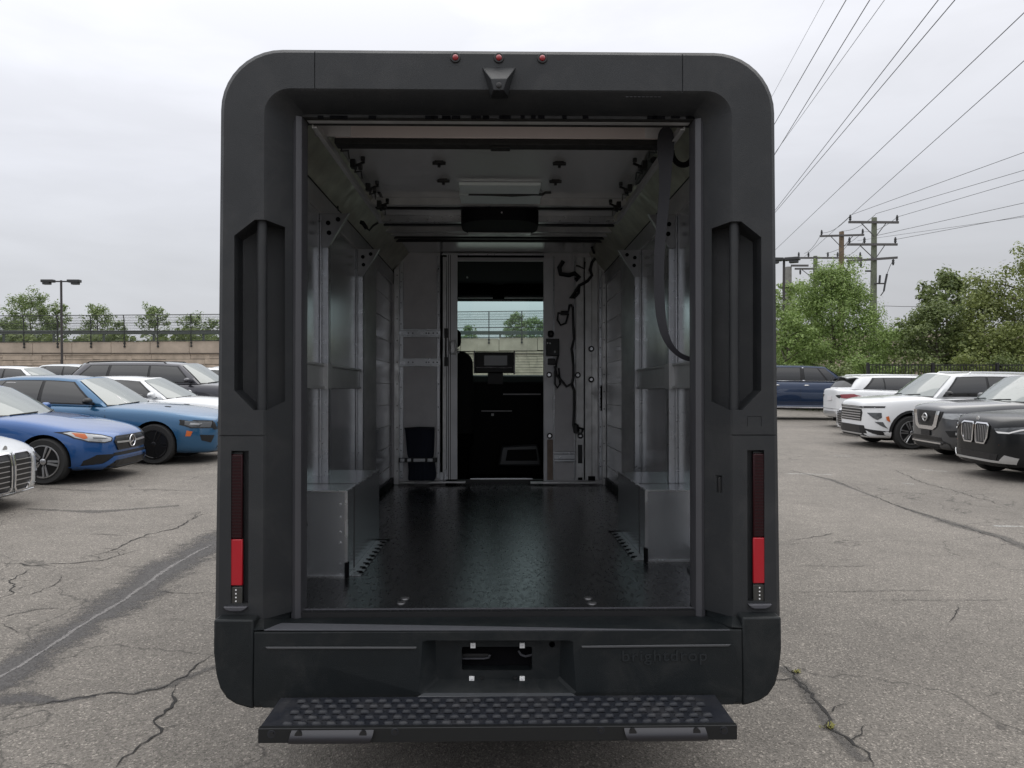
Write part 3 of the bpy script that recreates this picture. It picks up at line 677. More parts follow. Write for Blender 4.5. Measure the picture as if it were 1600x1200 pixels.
sm = bpy.data.meshes.new('rear_surround'); bm_.to_mesh(sm); bm_.free(); sm.materials.append(PLAST)
sur = link('rear_surround', sm, van)
def both(f):                                       # f builds on the left; mirrored copy on the right
    a = MB(); f(a); b = MB(); f(b); b.v = [(2*XC-x, y, z) for x, y, z in b.v]; return a, b
def pocket1(m):
    pts = [(366,368),(398,343),(415,343),(447,356),(447,627),(415,641),(396,641),(366,610)]
    fy = {366: 3.05, 398: 3.08, 415: 3.095, 447: 3.115, 396: 3.08}
    P = [V(x, y, 3.04 if x == 447 else YF) for x, y in pts]; n = 8
    vs = [(p.x, 2.8, p.z) for p in P]+[(p.x, fy[pts[i][0]], p.z) for i, p in enumerate(P)]
    fs = [(7,6,5,4,3,2,1,0), (8, 9, 10, 13, 14, 15), (10, 11, 12, 13)]+[(i, (i+1) % n, n+(i+1) % n, n+i) for i in range(n)]
    m.add(vs, fs)
def lampslot(m): pbox(m, 354, 706, 381, 949, 2.90, .085)
cut = []
for f in (pocket1, lampslot):
    for b in both(f): cut.append(b.mesh('c', PLAST, 0, off=VO))

for sx_ in (0, 1):
    m = MB(); pbox(m, 300, 682.2, 470, 684.2, 2.85, .107); m.v = [(2*XC-x, y, z) if sx_ else (x, y, z) for x, y, z in m.v]; cut.append(m.mesh('c', PLAST, 0, off=VO))
    a = V(486, 60, 2.9); m = MB().box((a.x, 2.85, zo-.4), (a.x+.004, 2.956, zo+.1)); m.v = [(2*XC-x, y, z) if sx_ else (x, y, z) for x, y, z in m.v]; cut.append(m.mesh('c', PLAST, 0, off=VO))
a = V(486, 60, 2.9).x
for x in (a, 2*XC-a): cut.append(MB().box((x, 2.93, zo-.004), (x+.004, 3.5, zo+.1)).mesh('c', PLAST, 0, off=VO))
for a_ in ((1174,651,1197,652), (1174,653,1175,667), (1196,653,1197,667)):
    h_ = MB(); pbox(h_, *a_, 2.9, .0535); cut.append(h_.mesh('c', PLAST, 0, off=VO))
h_ = MB(); pbox(h_, 1121, 745, 1133, 772, 2.95, .065); cut.append(h_.mesh('c', PLAST, 0, off=VO))
boolean(sur, cut)
sur.data.polygons.foreach_set('use_smooth', [True]*len(sur.data.polygons)); sur.data.set_sharp_from_angle(angle=R(28))
for a in both(lambda m: m.tube([V(409.5,342,2.985), V(409.5,642,2.985)], .0195, 14)): vp('grab_bar', a, PLAST, sur)
m = MB(); pbox(m, 1122.5, 746, 1131.5, 770, 3.0, .02); vp('latch_button', m, BLACK, sur, .002)
# lamps
def lens(y0, y1, Y, dep): return lambda m: pbox(m, 357, y0, 378.5, y1, Y, dep)
for i, side in enumerate((0, 1)):
    hs = link('tail_lamp', both(lens(707, 948, 2.968, .02))[side].mesh('tail_lamp', BLACK, 0, off=VO), van)
    vp('lamp_lens', both(lens(710, 842, 2.955, .012))[side], REDD, hs, .004, label='dark red ribbed tail lamp lens')
    rb = MB()
    for k in range(26): y = 714+k*4.95; (pbox(rb, 359, y, 376.5, y+1.6, 2.9535, .002))
    if side: rb.v = [(2*XC-x, y, z) for x, y, z in rb.v]
    vp('lens_rib', rb, mat('lens_rib', (.012, .001, .002), .4, spec=.3) if not side else bpy.data.materials['lens_rib'], hs)
    vp('reflector', both(lens(843, 915, 2.953, .014))[side], REDB, hs, .003, label='bright red reflector')
    vp('reverse_lamp', both(lens(917, 947, 2.957, .010))[side], mat('smoked_lens', (.03, .03, .028), .25, coat=.5) if not side else bpy.data.materials['smoked_lens'], hs, .002)
    dd = MB()
    for k in range(4): pcyl(dd, 368.5, 922+k*5.8, .0031, 2.956, .004, 8)
    if side: dd.v = [(2*XC-x, y, z) for x, y, z in dd.v]
    vp('diode', dd, WHITED, hs)
    def ledge(m): ppoly(m, [(348,948.5),(386,948.5),(382,953.5),(376,956),(358,956),(352,953.5)], 2.935, 2.955)
    vp('lamp_ledge', both(ledge)[side], TRACK, hs, .004)
for px, py in ((711.5, 89.5), (779.5, 90), (847.5, 90.5)):
    rg = MB(); pcyl(rg, px, py, .0195, 2.944, .012, 20); o = vp('marker_lamp', rg, BLACK, van, .002)
    rg = MB(); pcyl(rg, px, py, .0115, 2.943, .004, 16, dome=.008); vp('marker_lens', rg, REDM, o, 0, 60)
# camera housing
m = MB(); T = [V(753,105,YF), V(806,105,YF), V(793,150,YF), V(767,150,YF)]; Fr = [V(767,123,2.87), V(792,123,2.87), V(787,141,2.87), V(771,141,2.87)]
m.add([p for p in T]+[p for p in Fr]+[p+Vector((0, .03, 0)) for p in T], [(4,5,6,7), (0,1,5,4), (1,2,6,5), (2,3,7,6), (3,0,4,7), (8,9,1,0), (9,10,2,1), (10,11,3,2), (11,8,0,3), (11,10,9,8)])
ch = vp('camera_housing', m, PLAST, van, .003)
m = MB(); pcyl(m, 779.5, 133, .011, 2.868, .012, 14, dome=.003); vp('camera_lens', m, BLACK, ch)
m = MB(); 
for k in range(9): pbox(m, 978+6.3*k, 148.6, 982+6.3*k, 151.5, 2.972, .004)
vp('label_strip', m, TRACK, van)
# door tracks (jambs)
def jamb(m):
    a = V(460.5, 960, 3.065); b = V(472, 960, 3.065); t = V(460, 183, 3.065)
    m.prism([(a.x-.012, 3.14), (a.x-.012, 3.058), (a.x+.005, 3.048), (b.x-.018, 3.05), (b.x-.004, 3.058), (b.x, 3.075), (b.x, 3.14)], lambda p: (p[0], p[1], a.z-.012), lambda p: (p[0], p[1], t.z))
JAMB = mat('jamb_track', (.05, .05, .056), .42, bump=.2, bscale=200, var=.1)
for a in both(jamb): vp('door_track', a, JAMB)
m = MB(); a = V(472, 181, 3.065); m.box((a.x-.05, 3.062, a.z-.006), (2*XC-a.x+.05, 3.16, a.z+.03)); vp('header_seal', m, RUB)
m = MB(); q = random.Random(2)
for k in range(30): x = q.uniform(480, 1075); pbox(m, x, 180.5, x+q.uniform(4, 14), 184.5+q.random()*1.5, 3.058, .004)
vp('seal_residue', m, MATBLK)
m = MB(); a = V(480, 184, 3.10); m.box((a.x, 3.10, a.z-.012), (2*XC-a.x, 3.13, a.z+.02)); vp('header_lip', m, ALUD)
# ---- bumper
zt = V(780, 984.5, 2.885).z; zlow = V(780, 1108, 2.87).z
xb = V(397.5, 1000, 2.885).x; xr_ = 2*XC-xb
prof = [(3.06, zt-.002), (2.889, zt-.002), (2.884, zt-.007), (2.884, V(780, 1009, 2.884).z), (2.878, V(780, 1085, 2.87).z), (2.885, zlow+.012), (2.9, zlow), (3.35, zlow), (3.35, zt-.03), (3.06, zt-.03)]
m = MB().prism(prof, lambda p: (xb, p[0], p[1]), lambda p: (xr_, p[0], p[1]))
bump_ = vp('rear_bumper', m, PLAST_D)
cuts = []
def recess(y0, y1, outs, ins, Ya, Yb):
    P = [V(x, y, 2.88) for x, y in outs]; Q = [V(x, y, 2.88) for x, y in ins]; n = len(P)
    m = MB().add([(p.x, Ya, p.z) for p in P]+[(p.x, Yb, p.z) for p in Q], [tuple(range(n-1, -1, -1)), tuple(range(n, 2*n))]+[(i, (i+1) % n, n+(i+1) % n, n+i) for i in range(n)])
    return m
for rr_ in ([(664,1002),(893,1002),(893,1080),(902,1087),(651,1087),(664,1080)],):
    pass
m = recess(0, 0, [(655,1003),(664,1000.5),(892,1000.5),(901,1003),(904,1083),(900,1087.5),(655,1087.5),(651,1083)], [(678,1006),(682,1004),(874,1004),(878,1006),(876,1066),(872,1071),(684,1071),(680,1066)], 2.868, 2.945)
cuts.append(m.mesh('c', PLAST_D, 0, off=VO))
P = rpoly(721, 1014, 832, 1051, 3, 3); m = MB(); ppoly(m, P, 2.92, 3.2); cuts.append(m.mesh('c', PLAST_D, 0, off=VO))
m = MB(); pcyl(m, 863, 1009, .012, 2.93, .15, 12); cuts.append(m.mesh('c', PLAST_D, 0, off=VO))
boolean(bump_, cuts)
bump_.data.polygons.foreach_set('use_smooth', [True]*len(bump_.data.polygons)); bump_.data.set_sharp_from_angle(angle=R(30))
# raised lower fascia left and right of the recess, with the ledge's highlight painted on top as a lighter strip
def fascia(m):
    ppoly(m, [(415,1010.5),(651,1010.5),(653.5,1013),(652,1087),(636,1106),(412,1106),(405,1100),(407,1016),(410,1011)], 2.8815, 2.8838)
for a in both(fascia): vp('bumper_fascia', a, PLAST_D, bump_, .0015)
def ledge2(m): ppoly(m, [(414,1011),(651,1011),(650,1014.5),(418,1014.5)], 2.876, 2.883)
LEDGE_LIT = mat('ledge_highlight', (.06, .062, .066), .45)
for a in both(ledge2): vp('lit_ledge', a, LEDGE_LIT, bump_, .002)
m = MB(); P = [(651,1087.5),(904,1087.5),(872,1071.5),(684,1071.5)]
m.add([V(652,1088,2.862), V(903,1088,2.862), V(873,1071,2.94), V(683,1071,2.94)]+[V(652,1091,2.862), V(903,1091,2.862), V(873,1074,2.94), V(683,1074,2.94)], [(0,1,2,3),(7,6,5,4),(0,4,5,1),(1,5,6,2),(2,6,7,3),(3,7,4,0)])
vp('recess_sill', m, mat('sill_lit_plastic', (.062, .066, .072), .42), bump_, .003)  # lighter colour paints in the light on the upward-facing sill
m = MB(); pbox(m, 715, 1045, 840, 1056, 3.02, .01); m2 = MB(); ppoly(m2, [(715,1021.5),(762,1021.5),(766,1023),(767,1028),(764,1030.5),(715,1030.5)], 2.985, 3.0)
vp('inner_bracket', m2, BLACK, bump_, .002)
m = MB(); m.tube([V(722,1029,2.975), V(757,1029,2.975), V(763,1027.5,2.975), V(766,1023,2.975)], .0035, 6); m.tube([V(810,1017,2.975), V(814,1023,2.975), V(821,1025.5,2.975), V(832,1023,2.975)], .0045, 6); vp('bracket_edge', m, TRACK, bump_)
m = MB()
for k in range(7): pcyl(m, 736+15*k, 1036, .003, 3.09, .004, 6)
m.box((V(700,1,3.1).x, 3.1, zlow+.02), (V(850,1,3.1).x, 3.12, zt-.05)); vp('inner_beam', m, MATBLK, bump_)
for px, py in ((739,1009),(816,1009),(737,1061.5),(816,1061.5)):
    m = MB(); pbox(m, px-4, py-4, px+4, py+4, 2.937, .01); o = vp('plate_clip', m, WHITED, bump_, .001)
    m = MB(); pcyl(m, px, py, .0035, 2.935, .003, 8); vp('clip_hole', m, GREYP, o)
for px in (753, 805): m = MB(); pcyl(m, px, 1059.5, .006, 2.9375, .006, 10); vp('plate_screw', m, BLACK, bump_)
# corners of the bumper
def corner(m):
    pts = [(333.5,968.5),(396.5,968.5),(396.5,1108.5),(388,1107),(368,1101),(354,1092),(343,1076),(337,1055),(333,1020)]
    P = [V(x, y, 2.885) for x, y in pts]
    m.add([(p.x, 2.885, p.z) for p in P]+[(p.x, 3.75, p.z) for p in P], [tuple(range(8, -1, -1)), tuple(range(9, 18))]+[(i, (i+1) % 9, 9+(i+1) % 9, 9+i) for i in range(9)])
for a in both(corner): vp('bumper_corner', a, PLAST_D, van, .008)
def shoulder(m):
    m.add([V(397,967,2.95), V(413,984,2.884), V(454,967,3.062), V(412,967,2.95), V(454,954,3.062), V(397,985,2.884), V(454,990,3.06), V(397,990,2.95)],
          [(0,5,1), (0,1,3), (3,1,2), (3,2,4), (1,5,7,6), (1,6,2), (4,2,6,7), (0,3,4,7), (0,7,5)])
for a in both(shoulder): vp('bumper_shoulder', a, PLAST_D, bump_, 0, 20)
m = MB().add([V(412.5,984,2.884), V(1140.5,984,2.884), V(1097,966,3.075), V(455,966,3.075)]+[V(412.5,985.5,2.884), V(1140.5,985.5,2.884), V(1097,970,3.075), V(455,970,3.075)], [(0,1,2,3),(7,6,5,4),(0,4,5,1),(1,5,6,2),(2,6,7,3),(3,7,4,0)])
vp('sill_pad', m, TREADM, bump_, .001)
cu = bpy.data.curves.new('t', 'FONT'); cu.body = 'brightdrop'; cu.size = 1; cu.extrude = .012; cu.space_character = 1.12; cu.offset = .008
to = bpy.data.objects.new('t', cu); COL.objects.link(to); dg = bpy.context.evaluated_depsgraph_get(); tm = bpy.data.meshes.new_from_object(to.evaluated_get(dg)); bpy.data.objects.remove(to)
xs = [v.co.x for v in tm.vertices]; a = V(973, 1035, 2.8665); b = V(1106, 1035, 2.8665); k = (b.x-a.x)/(max(xs)-min(xs)); x0_ = min(xs)
for v in tm.vertices: v.co = Vector((a.x+(v.co.x-x0_)*k, 2.880-v.co.z*.25, a.z+v.co.y*k*.88))-VO
tm.materials.clear(); tm.materials.append(mat('emboss_plastic', (.014, .017, .0195), .42, spec=.4)); link('embossed_wordmark', tm, bump_)
# ---- rear step
zs = V(780, 1136, 2.60).z
Ys, Ye = 2.60, V(0, 0, 1).y and 2.82
xa = V(404.5, 1136, Ys).x; xz = V(1150.5, 1136, Ys).x; xa2 = V(434, 1091, 2.83).x; xz2 = V(1130, 1091, 2.83).x
m = MB().add([(xa, Ys, zs), (xz, Ys, zs), (xz, 2.86, zs), (xa, 2.86, zs), (xa, Ys, zs-.012), (xz, Ys, zs-.012), (xz, 2.86, zs-.012), (xa, 2.86, zs-.012)], [(0,1,2,3),(7,6,5,4),(0,4,5,1),(1,5,6,2),(2,6,7,3),(3,7,4,0)])
rs = random.Random(4)
for r_ in range(5):
    for k in range(30):
        cx = xa+.075+(xz-xa-.13)*(k+(.5 if r_ % 2 else 0)+.25)/30.2; cy = Ys+.036+r_*.047
        M = Matrix.Translation((cx, cy, zs)) @ Matrix.Rotation(rs.uniform(-.06, .06), 4, 'Z') @ Matrix.Diagonal((1.35, 1, 1, 1))
        m.lathe([(.0145, -.002), (.0135, .003), (.0105, .0075), (.006, .010), (.002, .0105)], M, 14)
        m.add([(cx-.016, cy-.0225, zs+.0008), (cx+.016, cy-.0225, zs+.0008), (cx+.011, cy-.0165, zs+.0008), (cx-.011, cy-.0165, zs+.0008)], [(0,1,2,3)], 1)
stp = vp('rear_step', m, [STEPM, MATBLK], van, 0, 50)
zb_ = V(780, 1158, Ys).z
m = MB().box((xa-.002, Ys-.004, zb_), (xz+.002, Ys+.02, zs+.002)).box((xa-.002, Ys+.02, zb_), (xa+.014, 2.86, zs-.013)).box((xz-.014, Ys+.02, zb_), (xz+.002, 2.86, zs-.013))
vp('step_frame', m, mat('step_frame', (.010, .011, .012), .45, .2), stp, .002)
def brk(m):
    rows = []
    for i in range(9):
        t = i/8; z = zs-.004-(zs-zb_-.001)*t; Y = Ys-.005-.016*math.sin(math.pi*t)**.8
        rows.append([Vector((V(454+5*(1-t), 1, Ys).x-(.02 if 0 else 0), Y, z)), Vector((V(586-9*t**2, 1, Ys).x, Y, z))])
    m.loft(rows)
    m.prism([(454,1),(454,2)], lambda p: (0, 0, 0), lambda p: (0, 0, 0)) if 0 else None
for i, a in enumerate(both(brk)): vp('bracket_cover', a, BRACK, stp, 0, 60)
for px, py, r_ in ((424,1147.5,.0145),(617,1144,.0135),(939,1141.5,.0135),(1131,1141.5,.0145)):
    m = MB(); pcyl(m, px, py, r_, Ys-.0045, .006, 18); o = vp('bolt', m, STEPM, stp, .002); m = MB(); pcyl(m, px, py, r_*.55, Ys-.0125, .006, 6); vp('bolt_head', m, BLACK, o)
for px, py in ((466,1149),(567,1148.5),(989,1145),(1089,1144.5)):
    m = MB(); pcyl(m, px, py, .0125, Ys-.018, .012, 14); vp('screw', m, BLACK, stp)
# ---- outer body, chassis, wheels (seen only from a step aside)
sh = [[Vector((p.x+(XC-p.x)*s, Y, (p.z if p.z < 0 else p.z-dz))) for p in uloop(xo+.012, zo-.004, .22, .22, Y, ZB+.05)] for Y, s, dz in ((3.40, 0, 0), (8.4, 0, 0), (9.0, .01, .0), (9.36, .03, .03))]
inn = [[Vector((p.x+(XC-p.x)*.02, p.y, p.z-.006 if p.z > 0 else p.z)) for p in r_] for r_ in sh]
m = MB().loft(sh); m.loft(inn); vp('body_shell', m, mat('silver_body', (.36, .365, .37), .35, .3, coat=.5), van, 0, 40)
def side_low(m): m.box((xo+.025, 3.76, -1.45), (xo+.09, 9.0, ZB+.06))
for a in both(side_low): vp('side_skirt', a, PLAST_D)
vp('chassis', MB().box((-.8, 3.0, -1.30), (.8, 9.0, -.96)), MATBLK)
vp('battery_box', MB().box((-.75, 4.9, -1.52), (.75, 7.6, -1.31)), BLACK, van, .02)
hood = MB().loft([[(x*wd, Y, z) for x in (-1, -.8, 0, .8, 1) for z in ((zz if abs(x) < 1 else zz-.12),)] for Y, zz, wd in ((9.33, .10, 1.0), (9.6, .04, .99), (9.95, -.12, .93), (10.05, -.3, .88), (10.06, -1.25, .86))]); vp('hood', hood, WHITEP, van, 0, 40)
for sx in (-1, 1):
    for Yw in (4.45, 8.75):
        M = Matrix.Translation((sx*.93, Yw, -1.50)) @ Matrix.Rotation(R(90)*sx, 4, 'Y')
        o = vp('wheel', MB().lathe([(.22, .10), (.33, .12), (.365, .09), (.375, 0), (.365, -.09), (.33, -.12), (.22, -.10)], M, 32, close=True), RUB, van, 0, 50)
        vp('rim', MB().lathe([(.22, .06), (.21, .10), (.12, .06), (.10, .10), (.0, .10)], M, 24), GALV, o)
# ---- cargo interior
ZFL = V(780, 950, 3.10).z; YB = 7.2; XW = 1.0; ZC = 1.29
vp('cargo_floor', MB().box((-1.04, 3.07, ZFL-.06), (1.04, YB+.02, ZFL)), FLOORM)
m = MB(); a = V(472, 951, 3.10); m.box((a.x-.03, 3.078, ZFL+.001), (2*XC-a.x+.03, 3.09, ZFL+.004)); vp('floor_edge_strip', m, TRACK)
m = MB(); m.box((a.x-.03, 3.063, ZFL-.045), (2*XC-a.x+.03, 3.069, ZFL-.004)); vp('sill_face', m, BLACK)
TIE = mat('tie_steel', (.14, .14, .145), .4, .7)
for px, py in ((633,935.5),(919,935),(627,942.5),(925,943)):
    p = V(px, py, 3.1); p = p*(ZFL/p.z); o = vp('tie_down', MB().lathe([(.020, 0.0), (.018, .004), (.008, .005), (.004, .003)], Matrix.Translation((p.x, p.y, ZFL)), 12), TIE)
RAILM = mat('belt_rail_metal', (.50, .505, .51), .36, .35, var=.06)
GUS = mat('gusset_plate', (.26, .26, .265), .4, .7, var=.1)
for sx in (-1, 1):
    n_ = 'cargo_wall'
    wl = vp(n_, MB().box((sx*XW, 3.16, ZFL), (sx*(XW+.03), YB, 1.20)), ALU)
    for Yp in (4.31, 5.40):
        q = MB().box((sx*(XW-.045), Yp, ZFL), (sx*(XW-.002), Yp+.012, .98)).box((sx*(XW-.045), Yp+.012, ZFL), (sx*(XW-.038), Yp+.06, .98)).box((sx*(XW-.01), Yp-.03, ZFL), (sx*(XW-.001), Yp-.001, .98)).box((sx*(XW-.01), Yp+.061, ZFL), (sx*(XW-.001), Yp+.10, .98))
        vp('wall_post', q, GALV, wl, .003)
        T = [(XW, .99), (XW-.165, .99), (XW-.155, .965), (XW-.05, .80), (XW, .80)]
        gp = vp('gusset', MB().prism(T, lambda p: (sx*p[0], Yp-.012, p[1]), lambda p: (sx*p[0], Yp-.004, p[1])).prism([(XW-.165, .985), (XW-.155, .985), (XW-.045, .80), (XW-.055, .80)], lambda p: (sx*p[0], Yp-.04, p[1]), lambda p: (sx*p[0], Yp-.0125, p[1])), GUS, wl)
        for hx, hz in ((XW-.045, .935), (XW-.10, .955), (XW-.05, .88)): vp('gusset_hole', MB().lathe([(.013, 0), (.013, .004)], Matrix.Translation((sx*hx, Yp-.0125, hz)) @ Matrix.Rotation(R(90), 4, 'X'), 10), MATBLK, gp)
    vp('wide_post', MB().box((sx*(XW-.04), 5.50, ZFL), (sx*(XW-.001), 6.02, 1.0)), ALUD, wl, .004)
    vp('belt_rail', MB().box((sx*(XW-.022), 3.3, .02), (sx*(XW-.001), 4.30, .14)).box((sx*(XW-.022), 4.38, .02), (sx*(XW-.001), 5.39, .14)).box((sx*(XW-.034), 3.3, .135), (sx*(XW-.001), 5.39, .148)).box((sx*(XW-.034), 3.3, .012), (sx*(XW-.001), 5.39, .025)).box((sx*(XW-.05), 4.28, .008), (sx*(XW-.002), 4.39, .152)), RAILM, wl, .002)
    rb = MB()
    for k in range(9): z = -.70+.19*k; rb.box((sx*(XW-.004), 6.05, z), (sx*(XW-.001), YB, z+.004))
    vp('panel_rib', rb, ALUD, wl)
    vp('upper_rail', MB().box((sx*(XW-.012), 3.2, .99), (sx*(XW-.001), YB, 1.115)), ALUD, wl, .002)
    vp('cove_panel', MB().add([(sx*(XW-.002), 3.2, 1.115), (sx*.845, 3.2, ZC-.006), (sx*.845, YB, ZC-.006), (sx*(XW-.002), YB, 1.115), (sx*XW, 3.2, 1.135), (sx*.86, 3.2, ZC+.02), (sx*.86, YB, ZC+.02), (sx*XW, YB, 1.135)], [(0,1,2,3),(7,6,5,4),(0,4,5,1),(1,5,6,2),(2,6,7,3),(3,7,4,0)]), GREEN_AL, wl)
    m = MB()
    for Y0 in (3.2, 4.75): m.box((sx*(.995), Y0+1.5, 1.10), (sx*.985, Y0+1.52, 1.13))
    m.tube([(sx*.99, 3.2, 1.108), (sx*.99, YB, 1.108)], .006, 5); vp('trim_seal', m, RUB, wl)
    # sliding door tracks under the ceiling
    rx = .762
    tr = vp('overhead_track', MB().box((sx*rx, 3.15, 1.075), (sx*(rx+.006), 4.95, 1.125)).box((sx*(rx-.014), 3.15, 1.075), (sx*rx, 4.95, 1.081)), ALUD, van, .001)
    q = random.Random(6+sx)
    for Yc in (3.55, 3.9, 4.35, 4.75):
        m = MB().box((sx*(rx-.03), Yc, 1.135), (sx*(rx-.005), Yc+.04, 1.175)).lathe([(.016, 0), (.018, .01), (.016, .018)], Matrix.Translation((sx*(rx-.045), Yc+.02, 1.14)) @ Matrix.Rotation(R(90), 4, 'Y'), 10)
        m.lathe([(.011, 0), (.011, .02)], Matrix.Translation((sx*(rx-.07), Yc, 1.165)), 8).bar((sx*(rx-.075), Yc+.02, 1.165), (sx*(rx-.03), Yc+.03, 1.15), .010, .010)
        m.bar((sx*(rx-.05), Yc+.02, 1.148), (sx*(rx-.01), Yc+.02, 1.148), .012, .012)
        p0 = Vector((sx*(rx-.035), Yc+.03, 1.15)); m.tube([p0, p0+Vector((sx*.02, .05, -.02)), p0+Vector((0, .12, .005)), p0+Vector((sx*.01, .2, -.01))], .004, 5)
        vp('track_roller', m, BLACK, tr)
    # wheel boxes
    Y0, Y1 = (3.62, 4.60) if sx < 0 else (3.93, 4.85); X0 = .715 if sx < 0 else .752; ZW = V(543, 768, Y0).z if sx < 0 else V(1009, 767, Y0).z
    wbx = vp('wheel_box', MB().box((sx*X0, Y0, ZFL), (sx*XW, Y1, ZW)), ALUBOX, van, .003)
    vp('wheel_box_trim', MB().box((sx*(X0-.004), Y0-.004, ZW-.002), (sx*XW, Y0+.012, ZW+.004)).box((sx*(X0-.004), Y0+.012, ZW-.002), (sx*(X0+.012), Y1, ZW+.004)).box((sx*(X0-.005), Y0-.004, ZFL), (sx*(X0+.008), Y0+.008, ZW-.002)).box((sx*X0, Y0-.012, ZFL), (sx*XW, Y0-.001, ZFL+.008)), ZINC, wbx)
    vp('wheel_box_seam', MB().box((sx*(X0-.003), Y0+.18, ZFL), (sx*(X0-.0005), Y0+.186, ZW)).box((sx*X0, Y0+.30, ZW+.0015), (sx*XW, Y0+.306, ZW+.003)), RUB, wbx)
    if sx < 0:
        for z in (.06, .12, .19, .24, .34, .39): rv = MB(); rv.lathe([(.006, 0), (.005, .003)], Matrix.Translation((-X0-.03, Y0-.0005, ZW-z)) @ Matrix.Rotation(R(90), 4, 'X'), 8); vp('rivet', rv, ZINC, wbx)
        m = MB(); pcyl(m, 472, 820, .026, Y0-.001, .004, 14); vp('cap', m, BLACK, wbx)
    fl = MB(); fl.box((sx*(X0-.062), Y0+.02, ZFL+.001), (sx*(X0-.001), Y1-.12, ZFL+.004)); fo = vp('floor_flange', fl, GALV, wbx)
    for k in range(9): nt_ = MB(); Yc = Y0+.06+k*.09; nt_.box((sx*(X0-.066), Yc, ZFL+.0045), (sx*(X0-.044), Yc+.022, ZFL+.0065)); nt_.tube([(sx*(X0-.058), Yc+.03, ZFL+.006), (sx*(X0-.03), Yc+.035, ZFL+.006)], .004, 4); vp('flange_slot', nt_, MATBLK, fo)
    vp('black_gasket', MB().box((sx*(X0-.008), Y0-.02, ZFL+.001), (sx*(X0+.006), Y0+.02, ZFL+.07)).box((sx*(X0-.075), Y1-.11, ZFL+.001), (sx*(X0-.001), Y1-.09, ZFL+.006)), MATBLK, wbx)
# ceiling
ce = vp('ceiling', MB().box((-1.0, 3.2, ZC), (1.0, YB, ZC+.010)), CEILM)
def cbeam(y, z, dep, h, mt, x0=-.9, x1=.9):
    p = V(780, y, 1.); Y = z/p.z; return vp('roof_bow', MB().box((x0, Y, z), (x1, Y+dep, z+h)), mt, ce, .002)
cbeam(321, 1.24, .05, .05, ALUD); cbeam(327, 1.25, .03, .04, BLACK); cbeam(347, 1.245, .06, .045, GALV); cbeam(352, 1.25, .05, .04, BLACK); cbeam(362, 1.24, .05, .05, ALUD); cbeam(368, 1.25, .04, .04, ALUD)
for y in (373, 378): cbeam(y, 1.255, .03, .03, BLACK)
# retracted roll-up door
dr = vp('roll_up_door', MB().box((-.742, 3.50, 1.19), (.742, 4.56, 1.225)), CEILM, van, .003, label='retracted roll-up door under the roof')
a = V(492, 188, 3.42); b = V(1040, 217, 3.42); vp('bottom_panel', MB().box((-.73, 3.42, b.z), (.73, 3.435, a.z)), TANBAND, dr, .002)
for x0_, x1_ in ((492, 548), (1008, 1040)): vp('end_cap', MB().box((V(x0_,1,3.41).x, 3.408, b.z+.001), (V(x1_,1,3.41).x, 3.418, a.z)), GREYP, dr)
vp('bottom_seal', MB().box((-.735, 3.425, b.z-.028), (.735, 3.50, b.z-.001)).box((-.04, 3.44, b.z-.036), (.05, 3.5, b.z-.028)), RUB, dr, .004)
for px, py in ((686,253),(874,254),(693,281),(868,282)):
    p = V(px, py, 1.); p = p*(1.185/p.z); c = Matrix.Translation(p)
    vp('door_hinge', MB().box((p.x-.022, p.y-.012, 1.176), (p.x+.022, p.y+.012, 1.19)).box((p.x-.034, p.y-.004, 1.17), (p.x+.034, p.y+.006, 1.184)).lathe([(.008, -.028), (.008, 0)], c, 8).lathe([(.013, -.008), (.013, 0)], Matrix.Translation(p+Vector((-.022, 0, 0))), 8).lathe([(.013, -.008), (.013, 0)], Matrix.Translation(p+Vector((.022, 0, 0))), 8), BLACK, dr)
p = V(780, 284, 1.); Ya = 1.19/p.z; dl = vp('dome_lamp', MB().box((V(717,1,Ya).x, Ya, 1.17), (V(845,1,Ya).x, 4.565, 1.188)), LAMPW, van, .003); 
dl2 = vp('dome_lamp', MB().box((V(719,1,4.75).x, 4.66, 1.185), (V(845,1,4.75).x, 4.87, 1.22)), LAMPW, van, .003)
vp('lamp_cable', MB().tube([V(732,303.5,4.62), V(770,304,4.62), V(800,305.5,4.62), V(835,303.5,4.62), V(848,304,4.62), V(852,301,4.62), V(861,300.5,4.62)], .008, 6).box((V(732,1,4.6).x, 4.57, 1.19), (V(842,1,4.6).x, 4.65, 1.24)), BLACK, dl)
# blower unit
pl = rpoly(-.272+V(781,1,5.45).x, 5.18, .272+V(781,1,5.45).x, 5.74, .20, 6)
bl = vp('blower_unit', MB().prism(pl, lambda p: (p[0], p[1], 1.155), lambda p: (p[0], p[1], 1.28)), mat('matt_housing', (.010, .010, .012), .7, spec=.2), van, .012)
vp('blower_grille', MB().box((V(732,1,5.66).x, 5.60, 1.148), (V(829,1,5.66).x, 5.72, 1.154)), ALUD, bl); m = MB(); pcyl(m, 784, 332, .006, 5.178, .004, 8); vp('blower_screw', m, WHITED, bl)
